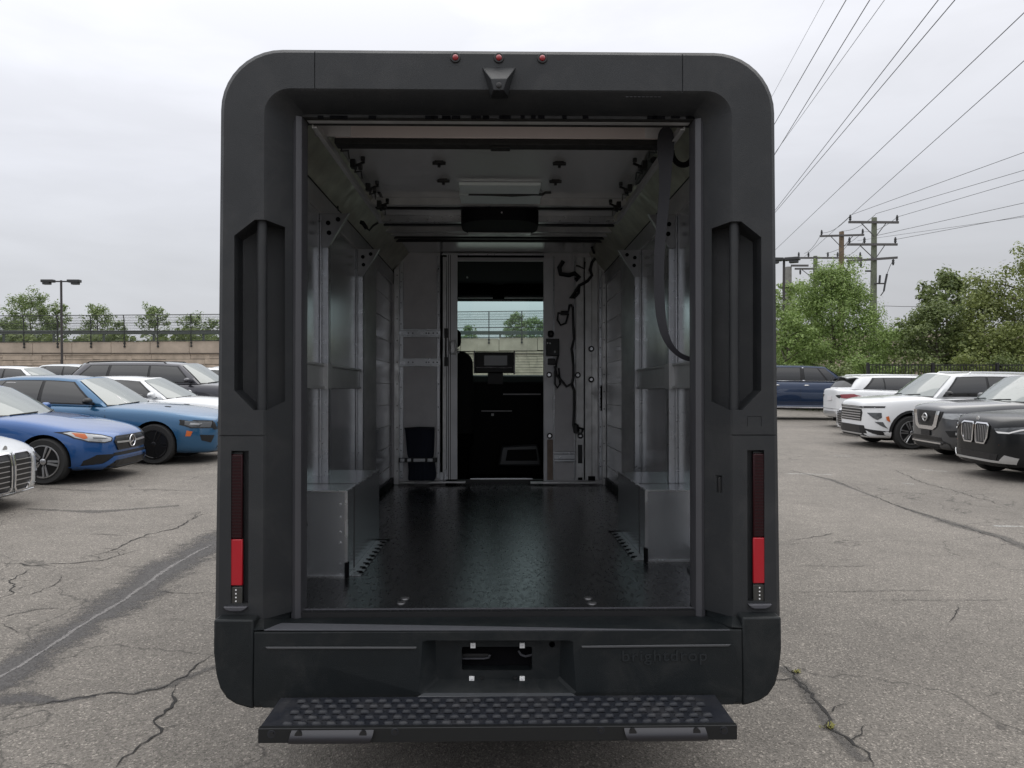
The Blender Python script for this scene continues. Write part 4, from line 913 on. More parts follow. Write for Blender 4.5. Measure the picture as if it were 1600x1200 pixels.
# ---- bulkhead
bk = MB(); pbox(bk, 600, 372, 696, 756, YB, .03); pbox(bk, 849, 372, 960, 756, YB, .03); pbox(bk, 696, 372, 849, 408, YB, .03)
bh = vp('bulkhead', bk, GREYP)
def bb(name, r, mt, Y=None, dep=.01, bev=.001, par=None):
    m = MB()
    for q in r: pbox(m, *q, Y or YB-.015, dep)
    return vp(name, m, mt, par or bh, bev)
bb('corner_post', [(616,420,623,757)], ALUD, YB-.05, .04); bb('corner_post', [(941,430,947,770)], ALUD, YB-.05, .04)
bb('panel_flange', [(624,408,630,748)], GALV); bb('panel_flange', [(683,400,687,748)], GALV)
bb('dark_gap', [(688,392,691.5,740)], MATBLK, YB-.02, .01); bb('slide_rail', [(692,400,697,742)], ALUD, YB-.03, .02)
dp = bb('sliding_door', [(698,398,714.5,749)], mat('door_panel', (.74, .74, .76), .45, .3, var=.06), YB-.05, .03); bb('door_crease', [(700.5,398,701.3,749),(703.5,398,704.2,749)], RUB, YB-.0515, .001, 0, dp)
bb('stiffener_rail', [(622,514,688,516.5),(622,516.5,688,524),(622,524,688,526.5)], GALV, YB-.035, .02); bb('stiffener_rail', [(622,560,688,562.5),(622,562.5,688,570),(622,570,688,572.5)], GALV, YB-.035, .02)
m = MB()
for y in (520.5, 566):
    for x in (638, 645, 666, 670, 677, 683): pcyl(m, x, y, .007, YB-.0355, .003, 8)
vp('rail_hole', m, MATBLK, bh)
m = MB()
for x, ys in ((620.5, range(430, 750, 34)), (626.5, range(440, 740, 33)), (685, range(420, 740, 36)), (944, range(450, 750, 27)), (938, range(450, 750, 31))):
    for y in ys: pcyl(m, x, y, .006, YB-.052 if x in (620.5, 944) else YB-.018, .003, 8)
vp('rivet_rows', m, BLACK, bh)['kind'] = 'stuff'
lt = bb('door_latch', [(694,513,700,528),(694,558,700,572),(695,528,698,558)], BLACK, YB-.06, .03)
m = MB(); m.tube([V(703,533,YB-.07), V(711,532,YB-.07), V(713,545,YB-.07), V(711,553,YB-.07), V(704,553,YB-.07), V(702,543,YB-.07), V(703,533,YB-.07)], .008, 6); m.tube([V(712,548,YB-.07), V(717,545,YB-.07), V(717,551,YB-.07), V(711,551,YB-.07)], .006, 5); pbox(m, 705, 536, 709, 550, YB-.07, .02); vp('door_handle', m, ALUD, lt)
bb('bottom_bracket', [(687,738,693,750),(694,734,698,750)], GALV, YB-.04, .02); bb('floor_track', [(624,753,648,755),(670,752.5,727,755),(829,753,933,755.5)], ALUD, YB-.12, .05)
bb('header_rail', [(636,385,940,387),(690,396,850,399)], GALV, YB-.04, .02); bb('header_channel', [(640,388,935,395)], ALUD, YB-.03, .02); bb('header_gap', [(636,383,940,384.8),(690,399,850,402)], MATBLK, YB-.03, .02)
m = MB()
for x in (758, 806, 890, 900): pcyl(m, x, 387.5, .022, YB-.05, .02, 10)
vp('header_bolt', m, BLACK, bh)
bb('jamb_post', [(849.5,402,864,752)], mat('jamb_paint', (.68, .68, .70), .45, .3, var=.06), YB-.04, .03); bb('kick_plate', [(855,687,864,750)], WOOD, YB-.055, .012)
bb('panel_rib', [(864.5,400,866.5,750),(897,400,899,750)], GALV, YB-.025, .02); bb('panel_flange', [(900,402,912,750)], ALUD, YB-.028, .02); bb('outer_panel', [(914,402,934,750)], ALUD, YB-.03, .02); bb('panel_groove', [(912.3,402,913.6,750),(924.4,402,925.2,750)], MATBLK, YB-.0315, .001, 0); bb('panel_flange', [(936,420,941,750)], GALV)
bb('duct', [(866,706,898,721)], GALV, YB-.05, .03); bb('duct_groove', [(866,709,898,710),(866,717,898,718)], MATBLK, YB-.0515, .001, 0)
bb('slotted_plate', [(903,695,910,724)], BLACK, YB-.035, .003); bb('slot', [(938.5,602,941,642),(903,746,910,750),(919,744,930,751)], MATBLK, YB-.035, .003)
for x, y in ((858,585.5),(903,586),(924,545),(924,593),(859,681),(907,681)):
    m = MB(); pcyl(m, x, y, .028, YB-.045, .02, 14); o = vp('grommet', m, BLACK, bh, .003); m = MB(); pcyl(m, x, y, .014, YB-.049, .005, 12); pcyl(m, x, y, .005, YB-.052, .004, 8, 0); vp('washer', m, ALU, o)
cbx = bb('control_box', [(853.5,529,874,556)], BLACK, YB-.10, .06, .005); bb('control_knob', [(856,516,866,527)], BLACK, YB-.08, .04, .02, cbx); bb('connector', [(856,560,868,570)], BLACK, YB-.08, .04, .006, cbx)
m = MB(); pcyl(m, 855.5, 536, .008, YB-.103, .004, 8); pcyl(m, 859.5, 536.5, .007, YB-.103, .004, 8); pcyl(m, 867, 549.5, .010, YB-.103, .004, 8); vp('indicator', m, WHITED, cbx)
def cab(pts, r_=.012, Y=YB-.06): return vp('cable', MB().tube([V(x, y, Y) for x, y in pts], r_, 6), BLACK, bh)
cab([(935,395),(925,410),(922,422),(925,430),(918,439),(905,446),(897,459),(891,466),(897,465),(904,458),(905,448)], .014)
cab([(880,408),(874,418),(876,428),(889,430),(898,427),(905,433),(899,438)], .022); cab([(900,415),(905,416),(913,420),(914,409)], .008)
cab([(891,476),(895,480),(896,510),(897,530),(893,545),(896,570),(896,590),(893,600),(885,604),(877,595),(869,585),(867,572)], .012)
cab([(890,476),(887,489),(872,489),(871,500),(876,508),(884,505),(888,490)], .010); cab([(876,489),(888,489)], .02)
cab([(872,556),(867,580),(867,600),(871,606),(875,600),(873,575)], .009); cab([(893,600),(897,610),(897,640),(896,665),(898,675),(908,678),(911,670),(903,668),(900,662),(896,668)], .013); cab([(899,664),(901,675)], .03)
m = MB(); q = random.Random(12)
for k in range(16):
    a = V(930+q.uniform(-8, 10), 372+k*1.6+q.uniform(-3, 3), YB-.1); m.tube([a, a+Vector((q.uniform(-.05, .05), q.uniform(-.25, 0), q.uniform(-.04, .05))), a+Vector((q.uniform(-.08, .08), q.uniform(-.5, -.1), .08))], .010, 5)
m.tube([V(933,392,YB-.1), V(950,372,6.7), V(962,345,6.0), V(985,300,5.1), V(1010,268,4.4), V(1022,250,4.0)], .020, 6); vp('cable_bundle', m, BLACK, bh)
m = MB(); m.tube([V(652,372,6.9), V(640,362,6.5), V(622,340,5.9), V(606,318,5.4), V(592,300,5.0)], .012, 6); vp('cable', m, BLACK, bh)
m = MB().tube([V(563,347,5.2), V(572,355,5.2), V(577,360,5.2), V(583,353,5.2), V(591,348,5.2)], .008, 5).tube([V(563,347,5.2), V(567,348,5.2), V(573,357,5.2)], .014, 5); vp('cable', m, BLACK, bh)
# coil at the right by the opening
m = MB()
for r_ in (.045, .055): m.tube([V(1066, 238, 3.7)+Vector((r_*math.cos(R(t))*1.0, .02*math.sin(R(t)), r_*math.sin(R(t))*1.35)) for t in range(170, 371, 15)], .008, 6)
vp('cable_coil', m, BLACK)
# pull strap of the door
def strap():
    c = [(1041,196,3.30,13),(1040,235,3.30,14),(1040,255,3.30,10),(1039,300,3.32,8.5),(1035,340,3.33,8.5),(1030,390,3.33,8),(1029.5,440,3.33,8),(1031,480,3.33,8),(1035,510,3.32,7),(1042,532,3.3,5.5),(1053,548,3.28,4),(1066,558,3.24,3.8),(1084,563,3.2,3.8)]
    a = []; b = []
    for i, (x, y, Y, hw) in enumerate(c):
        x0, y0 = c[max(0, i-1)][:2]; x1, y1 = c[min(len(c)-1, i+1)][:2]; d = Vector((x1-x0, y1-y0)).normalized(); n = Vector((-d.y, d.x))*hw
        a.append(V(x+n.x, y+n.y, Y+.025)); b.append(V(x-n.x, y-n.y, Y-.005))
    mm = MB().loft([a, b]); mm.loft([[p+Vector((.0, .004, 0)) for p in b], [p+Vector((.0, .004, 0)) for p in a]])
    me = mm.mesh('pull_strap', mat('strap_webbing', (.028, .028, .034), .6, bump=.6, bscale=300, stretch=(1, 1, .2)), 60, off=VO)
    o = link('pull_strap', me, dr); s2 = o.modifiers.new('s', 'SUBSURF'); s2.levels = 2; s2.render_levels = 2
strap()
# cab beyond the doorway
DASH = mat('dash_plastic', (.03, .03, .031), .8, spec=.1)
m = MB().box((-1.03, YB+.04, ZFL-.2), (1.03, 9.35, ZFL-.15)).box((-1.04, YB+.03, ZFL-.2), (-1.0, 9.3, 1.25)).box((1.0, YB+.03, ZFL-.2), (1.04, 9.3, 1.25)).box((-1.04, YB+.03, 1.24), (1.04, 9.1, 1.28)).box((-1, YB+.031, ZFL-.15), (V(712,1,YB).x-.01, YB+.05, 1.24)).box((V(851,1,YB).x+.01, YB+.031, ZFL-.15), (1, YB+.05, 1.24))
cb = vp('cab_lining', m, mat('cab_trim', (.014, .014, .015), .9, spec=.05)); 
zv = V(780, 469, 9.15).z; vp('windshield_header', MB().box((-1.0, 9.05, zv+.0), (1.0, 9.3, 1.30)).box((-1.0, 8.95, zv+.03), (V(771,1,8.95).x, 9.05, zv+.2)).box((V(787,1,8.95).x, 8.95, zv+.03), (1.0, 9.05, zv+.2)), MATBLK, cb, .01)
m = MB(); pbox(m, 716, 464, 770, 466, 8.9, .02); pbox(m, 788, 464, 849, 466, 8.9, .02); vp('visor_edge_glint', m, GREYP, cb)  # pale strips painted in for light caught along the visor edge
m = MB(); pcyl(m, 730, 433, .008, 8.0, .02, 8); vp('roof_hook', m, ALUD, cb)
zd = V(780, 586, 9.0).z
ds = vp('dashboard', MB().prism([(8.55, zd-.10), (8.65, zd-.02), (9.0, zd), (9.3, zd), (9.3, -1.0), (8.85, -1.0), (8.7, -.6), (8.6, -.35)], lambda p: (-1.0, p[0], p[1]), lambda p: (1.0, p[0], p[1])), DASH, van, .02)
m = MB(); pbox(m, 786, 615, 845, 617, 8.53, .02); pbox(m, 752, 641.5, 800, 643, 8.5, .05); vp('dash_shelf', m, GREYP, ds)
m = MB(); pbox(m, 767.5, 646, 771.5, 650, 8.49, .01); vp('dash_switch', m, WHITED, ds)
m = MB(); ppoly(m, [(784,697),(840,694),(846,728),(778,728)], 8.45, 8.5); vp('foot_panel', m, mat('foot_panel', (.13, .135, .14), .4, .2), ds, .02); m = MB(); ppoly(m, [(793,703),(838,702),(840,720),(790,720)], 8.44, 8.451); vp('foot_panel_inset', m, DASH, ds, .005)
m = MB(); pbox(m, 742, 550, 804, 583, 8.35, .05); sc = vp('display_screen', m, BLACK, ds, .012); m = MB(); pbox(m, 756.5, 555.5, 792.5, 571, 8.345, .004); vp('screen', m, mat('screen_glass', (.16, .17, .17), .12), sc)
m = MB(); pbox(m, 740, 548, 742.4, 583, 8.34, .05); pbox(m, 802.5, 549, 804.8, 585, 8.34, .05); pbox(m, 744, 573.5, 800, 575, 8.345, .01); vp('display_frame', m, GREYP, sc, .003)
m = MB(); pbox(m, 762, 583, 786, 600, 8.40, .06); vp('display_mount', m, BLACK, sc)
zs_ = V(715, 548, 8.0).z
SEATM = mat('seat_cloth', (.022, .022, .023), .85, bump=.4, bscale=150)
st = vp('driver_seat', MB().prism(rpoly(-.72, -.52, V(739,1,8.).x, zs_, .14, 5), lambda p: (p[0], 7.95+(zs_-p[1])*.1, p[1]), lambda p: (p[0], 8.10+(zs_-p[1])*.1, p[1])), SEATM, van, .04)
vp('headrest', MB().prism(rpoly(-.62, zs_+.03, V(720.5,1,8.).x, V(715,514,8.).z, .06, 4), lambda p: (p[0], 7.97, p[1]), lambda p: (p[0], 8.07, p[1])), MATBLK, st, .02)
vp('seat_cushion', MB().box((-.72, 8.0, -.62), (V(738,1,8.).x, 8.5, -.45)), MATBLK, st, .04); vp('seat_base', MB().box((-.66, 8.02, ZFL-.14), (V(734,1,8.).x-.02, 8.4, -.62)), MATBLK, st, .01)
m = MB(); pbox(m, 735, 747.5, 832, 749.5, YB+.1, .05); vp('step_nosing', m, ALU, cb); m = MB(); pbox(m, 714, 749.6, 850, 756, YB+.06, .05); vp('cab_step', m, BLACK, cb)
gm = bpy.data.materials.new('windshield_glass'); gm.use_nodes = True; t = gm.node_tree; t.nodes.clear()
tr = N(t, 'ShaderNodeBsdfTransparent'); tr.inputs[0].default_value = (.74, .93, .90, 1); gl = N(t, 'ShaderNodeBsdfGlossy'); gl.inputs['Roughness'].default_value = .02
ms_ = N(t, 'ShaderNodeMixShader'); ms_.inputs[0].default_value = .05; t.links.new(tr.outputs[0], ms_.inputs[1]); t.links.new(gl.outputs[0], ms_.inputs[2]); mo = N(t, 'ShaderNodeOutputMaterial'); t.links.new(ms_.outputs[0], mo.inputs[0])
vp('windshield', MB().add([(-1.0, 9.30, zd-.15), (1.0, 9.30, zd-.15), (1.0, 9.18, zv+.15), (-1.0, 9.18, zv+.15)], [(0,1,2,3)]), gm, van)
# folded jump seat strapped to the bulkhead
JO = V(657, 752, YB-.12)
js = empty('folded_jump_seat', VM @ JO, 'dark navy fabric folded jump seat strapped low on the bulkhead left of the doorway', 'folded seat', rot=(-PT, 0, 0))
def jp(name, mb, m, bev=0, sub=0):
    o = link(name, mb.mesh(name, m, 50, off=JO), js, bev)
    if sub: s2 = o.modifiers.new('s', 'SUBSURF'); s2.levels = sub; s2.render_levels = sub
    return o
def cloth(rows, Y, amp, m, name):
    q = random.Random(5); R2 = []
    for y, x0, x1 in rows:
        R2.append([V(x0+(x1-x0)*k/12, y, Y-.03*math.sin(math.pi*k/12)-amp*(k % 2)-q.uniform(0, .006)) for k in range(13)])
    mm = MB().loft(R2); mm.loft([[p+Vector((0, .05, 0)) for p in r_] for r_ in R2]); return jp(name, mm, m, 0, 1)
cloth([(669,632,679),(671,633,678.5),(690,634.5,678),(705,636,677.5),(716,637,677)], YB-.10, .010, NAVY, 'seat_fabric')
cloth([(717,637,678),(728,638,680),(740,638.5,681),(751,637,680)], YB-.10, .014, NAVY, 'seat_fabric')
m = MB(); pbox(m, 623, 715.5, 683, 722.5, YB-.15, .012); jp('strap', m, BLACK)
for x0, x1 in ((625,632),(636,642),(646,664),(668,676)): m = MB(); pbox(m, x0, 716.5, x1, 721.5, YB-.155, .006); jp('strap_buckle', m, GALV, .002)
m = MB(); m.tube([V(632,669.5,YB-.13), V(655,668,YB-.13), V(679,668.5,YB-.13)], .008, 6); jp('top_bar', m, BLACK)
# ================================================================ CARS
def paint(name, col, metal=.35, rough=.32): return mat(name, col, rough, metal, coat=1., crough=.04, bump=.0)
GLASS = mat('tinted_glass', (.012, .013, .014), .04, coat=0., spec=.9)
WSGLASS = mat('windshield_tint', (.13, .155, .15), .05, spec=1.0, ior=1.75)
TYRE = mat('tyre', (.022, .022, .022), .8, bump=.5, bscale=60)
WELL = mat('wheel_well', (.006, .006, .006), .9, spec=.1)
RIMB = mat('rim_black', (.02, .02, .021), .3, .5); RIMS = mat('rim_silver', (.55, .55, .56), .3, .9)
GRL = mat('grille_black', (.008, .008, .009), .35)
LAMP = mat('lamp_clear', (.42, .43, .44), .12, .4, coat=1.); LAMPD = mat('lamp_dark', (.07, .075, .08), .12, coat=1.)
AMBER = mat('amber_reflector', (.55, .12, .02), .3, coat=.5); TAILR = mat('tail_red', (.22, .012, .02), .15, coat=1.)
SILV = mat('satin_silver', (.62, .63, .64), .28, .8); PAPER = mat('paper', (.72, .70, .70), .8)
TRIM = mat('black_trim', (.012, .012, .013), .55)
def icurve(pts, x):
    if x <= pts[0][0]: return pts[0][1]
    for a, b in zip(pts, pts[1:]):
        if x <= b[0]:
            t = (x-a[0])/(b[0]-a[0]); return a[1]+(b[1]-a[1])*t
    return pts[-1][1]
def nacagon(n, a, b): return [a+(b-a)*i/n for i in range(n+1)]
def project(bvh, poly, d, org, off=.006, cuts=3, thick=0):
    """lay a 2D outline on the body along direction d; poly -> 3D by org(p)"""
    bm = bmesh.new(); vs = [bm.verts.new(org(p)) for p in poly]
    if len(vs) < 3: return None
    bm.faces.new(vs); bmesh.ops.triangulate(bm, faces=bm.faces[:])
    if cuts: bmesh.ops.subdivide_edges(bm, edges=bm.edges[:], cuts=cuts, use_grid_fill=True)
    d = Vector(d).normalized()
    for v in bm.verts:
        h = bvh.ray_cast(v.co, d)
        if h[0] is None or (h[0]-v.co).length > 3.2: h = bvh.find_nearest(v.co+d*1.2 if False else v.co)
        v.co = h[0] - d*off
    V_ = [tuple(v.co) for v in bm.verts]; bm.verts.index_update(); F_ = [tuple(v.index for v in f.verts) for f in bm.faces]; bm.free()
    return V_, F_
def framepoly(poly, w_):
    """outline -> list of quads forming a frame of width w_ inside the outline"""
    n = len(poly); c = Vector((sum(p[0] for p in poly)/n, sum(p[1] for p in poly)/n)); ins = []
    for i, p in enumerate(poly):
        a = Vector(poly[i-1]); b = Vector(p); q = Vector(poly[(i+1) % n]); d1 = (b-a).normalized(); d2 = (q-b).normalized()
        n1 = Vector((-d1.y, d1.x)); n2 = Vector((-d2.y, d2.x)); k = (n1+n2)
        k = k.normalized()*(w_/max(.4, k.normalized().dot(n1)))
        if (b+k-c).length > (b-k-c).length: k = -k
        ins.append(b+k)
    return [[tuple(poly[i]), tuple(poly[(i+1) % n]), tuple(ins[(i+1) % n]), tuple(ins[i])] for i in range(n)], [tuple(p) for p in ins]
_wh = {}
def wheel_meshes(r, style):
    k = (round(r, 3), style)
    if k in _wh: return _wh[k]
    M = Matrix.Rotation(R(90), 4, 'X')     # axis along y; outer face toward -y
    w_ = .115; ri = r*.70
    ty = MB().lathe([(ri, w_-.01), (r*.93, w_), (r*.985, w_*.75), (r, w_*.3), (r, -w_*.3), (r*.985, -w_*.75), (r*.93, -w_), (ri, -w_+.01)], M, 40, close=True).mesh('tyre', TYRE, 50)
    rm = MB(); rm.lathe([(ri+.004, w_-.005), (ri-.012, w_+.003), (ri-.03, w_-.012), (ri-.035, -w_*.5), (0, -w_*.5)], M, 40, m=0)
    rm.lathe([(ri*.55, w_-.10), (ri*.55, w_-.08), (0, w_-.08)], M, 24, m=2)
    n, pair, mtl = {'star': (5, True, 1), 'dark': (5, True, 0), 'fine': (10, False, 1), 'suv': (6, True, 1), 'silver': (5, False, 1)}[style]
    for i in range(n):
        for s in ((-1, 1) if pair else (0,)):
            a = 2*math.pi*i/n+.3; sp = .13*s
            p0 = Vector((math.cos(a+sp*3)*ri*.15, -w_+.018, math.sin(a+sp*3)*ri*.15)); p1 = Vector((math.cos(a+sp)*(ri-.012), -w_-.002, math.sin(a+sp)*(ri-.012)))
            rm.bar(p0, p1, .019 if pair else .034, .03, mtl)
    rm.lathe([(.045, w_-.04), (.045, w_-.006), (.03, w_+.002), (0, w_+.002)], M, 20, m=mtl)
    rm.lathe([(ri+.006, w_-.002), (ri+.002, w_+.006), (ri-.010, w_+.006), (ri-.012, w_-.006)], M, 40, m=1 if style in ('star', 'fine', 'silver', 'suv') else 0, close=True)
    rmm = rm.mesh('rim', [RIMB, RIMS, GREYP], 40)
    _wh[k] = (ty, rmm); return _wh[k]
def build_car(name, sp, pm, label, cat, group=None):
    L, Wd, H = sp['L'], sp['W'], sp['H']; hx = L/2; X = lambda d: hx-d       # d = distance back from the nose
    root = empty(name, (0, 0, 0), label, cat, group); hw = Wd/2
    top = sp['top']; gc = sp.get('gc', .2); rN = sp.get('nose', .60)*.62
    ds = [0, .03, .10, .25, .5, .9, 1.3] + nacagon(9, 1.8, L-1.1) + [L-.6, L-.25, L-.09, L-.02, L]
    rows = []
    for i, d in enumerate(ds):
        z = icurve(top, d); f = min(d, L-d)
        wd = hw*(rN+(1-rN)*min(1, (f/.42))**.5) if f < .42 else hw*(1.0 if .9 < d < L-.9 else .99)
        zb = gc + (.10 if f < .02 else (.04 if f < .06 else 0))
        if sp.get('rise') and d > L-.7: zb += .10
        if f == 0: z -= .04
        h = z-zb; cw = sp.get('crown', .03)
        half = [(0, zb), (wd*.72, zb), (wd*.93, zb+.03), (wd*.985, zb+h*.22), (wd*1.0, zb+h*.5), (wd*.985, zb+h*.72), (wd*.955, z-.055), (wd*.87, z-.008), (wd*.5, z+cw*.8), (0, z+cw)]
        x = X(d)
        rows.append([Vector((x, y, q)) for y, q in half]+[Vector((x, -y, q)) for y, q in reversed(half[1:-1])])
    mb = MB().loft(rows, close_u=True, caps=True); me = mb.mesh('body', [pm, WELL], 0)
    body = link('body', me, root); s2 = body.modifiers.new('s', 'SUBSURF'); s2.levels = s2.render_levels = 2
    dg = bpy.context.evaluated_depsgraph_get(); m2 = bpy.data.meshes.new_from_object(body.evaluated_get(dg)); body.modifiers.clear(); body.data = m2
    r = sp['r']; xf = X(sp['fo']); xr = xf-sp['wb']; ct = MB(); ra = r+sp.get('gap', .045)
    for x in (xf, xr):
        for s in (-1, 1): ct.lathe([(ra, -.19), (ra, .19)], Matrix.Translation((x, s*(hw-.10), r+.01)) @ Matrix.Rotation(R(90), 4, 'X'), 36, m=1)
    boolean(body, [ct.mesh('c', [pm, WELL], 0)])
    body.data.name = 'body'; body.data.polygons.foreach_set('use_smooth', [True]*len(body.data.polygons)); body.data.set_sharp_from_angle(angle=R(40))
    bvh = BVHTree.FromPolygons([v.co for v in body.data.vertices], [p.vertices for p in body.data.polygons])
    def part(nm, V_, F_, mt, parent=None, sm=40, lb=None):
        m = MB().add(V_, F_).mesh(nm, mt, sm, fix=False); o = link(nm, m, parent or root)
        if lb: o['label'] = lb
        return o
    def shell(nm, VF, mt, parent=None, d=(1, 0, 0), th=.012):
        V_, F_ = VF; m = MB().add(V_, F_); dv = Vector(d)*th
        bm = bmesh.new(); bm.from_mesh(m.mesh(nm, mt, 0)); bmesh.ops.recalc_face_normals(bm, faces=bm.faces)
        me_ = bpy.data.meshes.new(nm); bm.to_mesh(me_); bm.free(); me_.materials.append(mt); o = link(nm, me_, parent or root)
        sd_ = o.modifiers.new('t', 'SOLIDIFY'); sd_.thickness = th; sd_.offset = 0; return o
    # greenhouse
    gh = sp['glass']; bz = lambda d: icurve(top, d)-.012
    bk = gh['belt']; rk = gh['roof']; wb_ = gh['wb']*hw; wr = gh['wr']*hw; zr = H
    P = [0, .25, .5, .7, .85, 1]+[1+i/8 for i in range(1, 25)]+[4.2, 4.4, 4.65, 5]
    def keyed(ks, p): i = min(4, int(p)); return ks[i]+(ks[i+1]-ks[i])*(p-i)
    def ringpt(ks, wd, p, isroof):
        if p <= 1: x = ks[0]+(ks[1]-ks[0])*p**2.4; y = wd*p
        elif p >= 4: q = 5-p; x = ks[5]+(ks[4]-ks[5])*q**2.4; y = wd*q*gh.get('rt', .93)
        else:
            x = keyed(ks, p); y = wd*(1-(1-gh.get('rt', .93))*((p-1)/3)**2)
        d = x; z = (zr - .045*(y/max(wr, .1))**2 - gh.get('drop', .05)*max(0, (p-2.2)/2.8)**1.5 - .03*sstep(1.9, .8, p)) if isroof else bz(d)
        return Vector((X(d), y, z))
    def GP(p, k, s=1, off=0.):
        a = ringpt(bk, wb_, p, 0); b = ringpt(rk, wr, p, 1); q = a.lerp(b, k); bl = .035*4*k*(1-k)
        if 1 <= p <= 4: q.y += bl
        elif p < 1: q.x += bl*.8; q.y += bl*p
        else: q.x -= bl*.8; q.y += bl*(5-p)
        if off:
            e = .02; u_ = GP(min(5, p+e), k)-GP(max(0, p-e), k); v_ = GP(p, min(1, k+e))-GP(p, max(0, k-e)); n = u_.cross(v_)
            if n.length > 1e-9:
                n.normalize(); c = Vector((X((bk[0]+bk[5])/2), 0, H*.6))
                if n.dot(q-c) < 0: n = -n
                q = q+n*off
        q.y *= s; return q
    K = [0]+[i/12 for i in range(1, 12)]+[1]
    for_rows = []
    for k in K: for_rows.append([GP(p, k) for p in P]+[GP(p, k, -1) for p in reversed(P[1:-1])])
    top_r = for_rows[-1]
    for j, f in ((1, .9), (2, .6), (3, .3), (4, 0)):
        row = []
        for q in top_r:
            y = q.y*f; xx = q.x*(1-.02*(1-f))+X((rk[0]+rk[5])/2)*.02*(1-f); row.append(Vector((xx, y, q.z+.045*((q.y/wr)**2-(y/wr)**2)*.9+.004)))
        for_rows.append(row)
    m = MB().loft(for_rows, close_u=True); me = m.mesh('roof', pm if not sp.get('roofmat') else sp['roofmat'], 50); rf = link('roof', me, root)
    def pane(nm, p0, p1, k0, k1, mt, off, s, par=None, np_=14, nk=10, lb=None, skew=(0, 0)):
        rows = [[GP(p0+(p1-p0)*i/np_+skew[0]*(j/nk)*(1-i/np_)+skew[1]*(j/nk)*(i/np_), k0+(k1-k0)*j/nk, s, off) for i in range(np_+1)] for j in range(nk+1)]
        o = link(nm, MB().loft(rows).mesh(nm, mt, 60, fix=False), par or root)
        if lb: o['label'] = lb
        return o
    # windshield and rear window cross the centre line
    def wide(nm, pe, k0, k1, mt, off, front=True):
        ps = [pe*(i/6) for i in range(-6, 7)]
        rows = [[GP(abs(p) if front else 5-abs(p), k0+(k1-k0)*j/6, 1 if p >= 0 else -1, off) for p in ps] for j in range(7)]
        return link(nm, MB().loft(rows).mesh(nm, mt, 60, fix=False), root)
    wide('cowl', .95, -.03, .05, TRIM, .008); wide('windshield', .93, .045, .95, WSGLASS, .012); wide('rear_window', .88, .18, .90, GLASS, .005, False)
    for y0_, y1_ in ((.05, .62), (-.75, -.12)):
        gpp = lambda yy, k: GP(abs(yy), k, 1 if yy >= 0 else -1, .022)
        link('wiper', MB().tube([gpp(y0_, .03), gpp((y0_+y1_)/2, .075), gpp(y1_, .10)], .009, 5).mesh('wiper', TRIM, 40), root)
    for s in (-1, 1):
        tb = pane('window_trim', 1.10, gh['end'],   .05, .90, TRIM, .008, s, np_=30, skew=gh.get('skew', (0, -.15)))
        for a, b in gh['panes']: pane('side_window', a, b,   .09, .86, GLASS, .013, s, tb, skew=(0 if a > 1.3 else .03, gh.get('skew', (0, -.15))[1] if b > 3.4 else 0))
        if gh.get('chrome'):
            pane('chrome_strip', 1.08, gh['end']+.02, .035, .055, CHROME, .012, s, tb, np_=16, nk=1)
        # mirror
        a = GP(1.12, .12, s, .0); mc = a+Vector((-.02, s*.16, .03))
        mm = MB(); rows = []
        for t, sc in ((-.055, .45), (-.03, .85), (0, 1), (.035, .95), (.06, .6)):
            rows.append([mc+Vector((t*1.1, .115*sc*math.cos(2*math.pi*q/10), .062*sc*math.sin(2*math.pi*q/10)+.01)) for q in range(10)])
        mm.loft(rows, close_u=True, caps=True); mm.bar(a, mc+Vector((0, -s*.06, -.04)), .05, .03); link('mirror', mm.mesh('mirror', sp.get('mirror', pm), 50), root)
        # seams, handles
        yb = s*3; yo = Vector((0, yb, 0))
        for dd in sp['doors']:
            zt_ = icurve(top, dd[0])-.07
            sm_ = project(bvh, [(X(dd[0]), zt_), (X(dd[0]-.008), zt_), (X(dd[1]-.008), gc+.12), (X(dd[1]), gc+.12)], (0, -s, 0), lambda p: Vector((p[0], yb, p[1])), .003, 5)
            part('door_seam', *sm_, TRIM)
        for dd in sp['handles']:
            zz = icurve(top, dd)-.15; h0 = bvh.ray_cast(Vector((X(dd), yb, zz)), Vector((0, -s, 0)))[0]
            if h0: link('door_handle', MB().tube([h0+Vector((-.09, 0, 0)), h0+Vector((-.06, s*.028, .004)), h0+Vector((.06, s*.028, .004)), h0+Vector((.09, 0, 0))], .014, 6).mesh('door_handle', sp.get('hmat', pm), 50), root)
        sk = project(bvh, [(xf-r-.07, gc-.02), (xr+r+.07, gc-.02), (xr+r+.07, gc+sp.get('clad', .06)), (xf-r-.07, gc+sp.get('clad', .06))], (0, -s, 0), lambda p: Vector((p[0], yb, p[1])), .006, 5)
        part('sill_trim', *sk, TRIM)
        if sp.get('arch'):
            for x in (xf, xr):
                q = []
                for t in range(0, 181, 12): q.append((x+(ra+.06)*math.cos(R(t)), r+.01+(ra+.06)*math.sin(R(t))))
                qi = [(x+(ra)*math.cos(R(t)), r+.01+(ra)*math.sin(R(t))) for t in range(0, 181, 12)]
                vs = []; 
                for a_, b_ in zip(q, qi):
                    for pt in (a_, b_):
                        h0 = bvh.ray_cast(Vector((pt[0]+(0.01 if pt is b_ and pt[0] > x else 0)*0, yb, pt[1]+(.004 if pt is b_ else 0))), Vector((0, -s, 0)))[0]
                        y_ = h0.y if (h0 and abs(h0.y) > hw*.8) else s*hw*.985
                        vs.append(Vector((pt[0], y_+s*.008, pt[1])))
                n_ = len(q); part('arch_cladding', vs, [(2*i, 2*i+2, 2*i+3, 2*i+1) for i in range(n_-1)], TRIM)
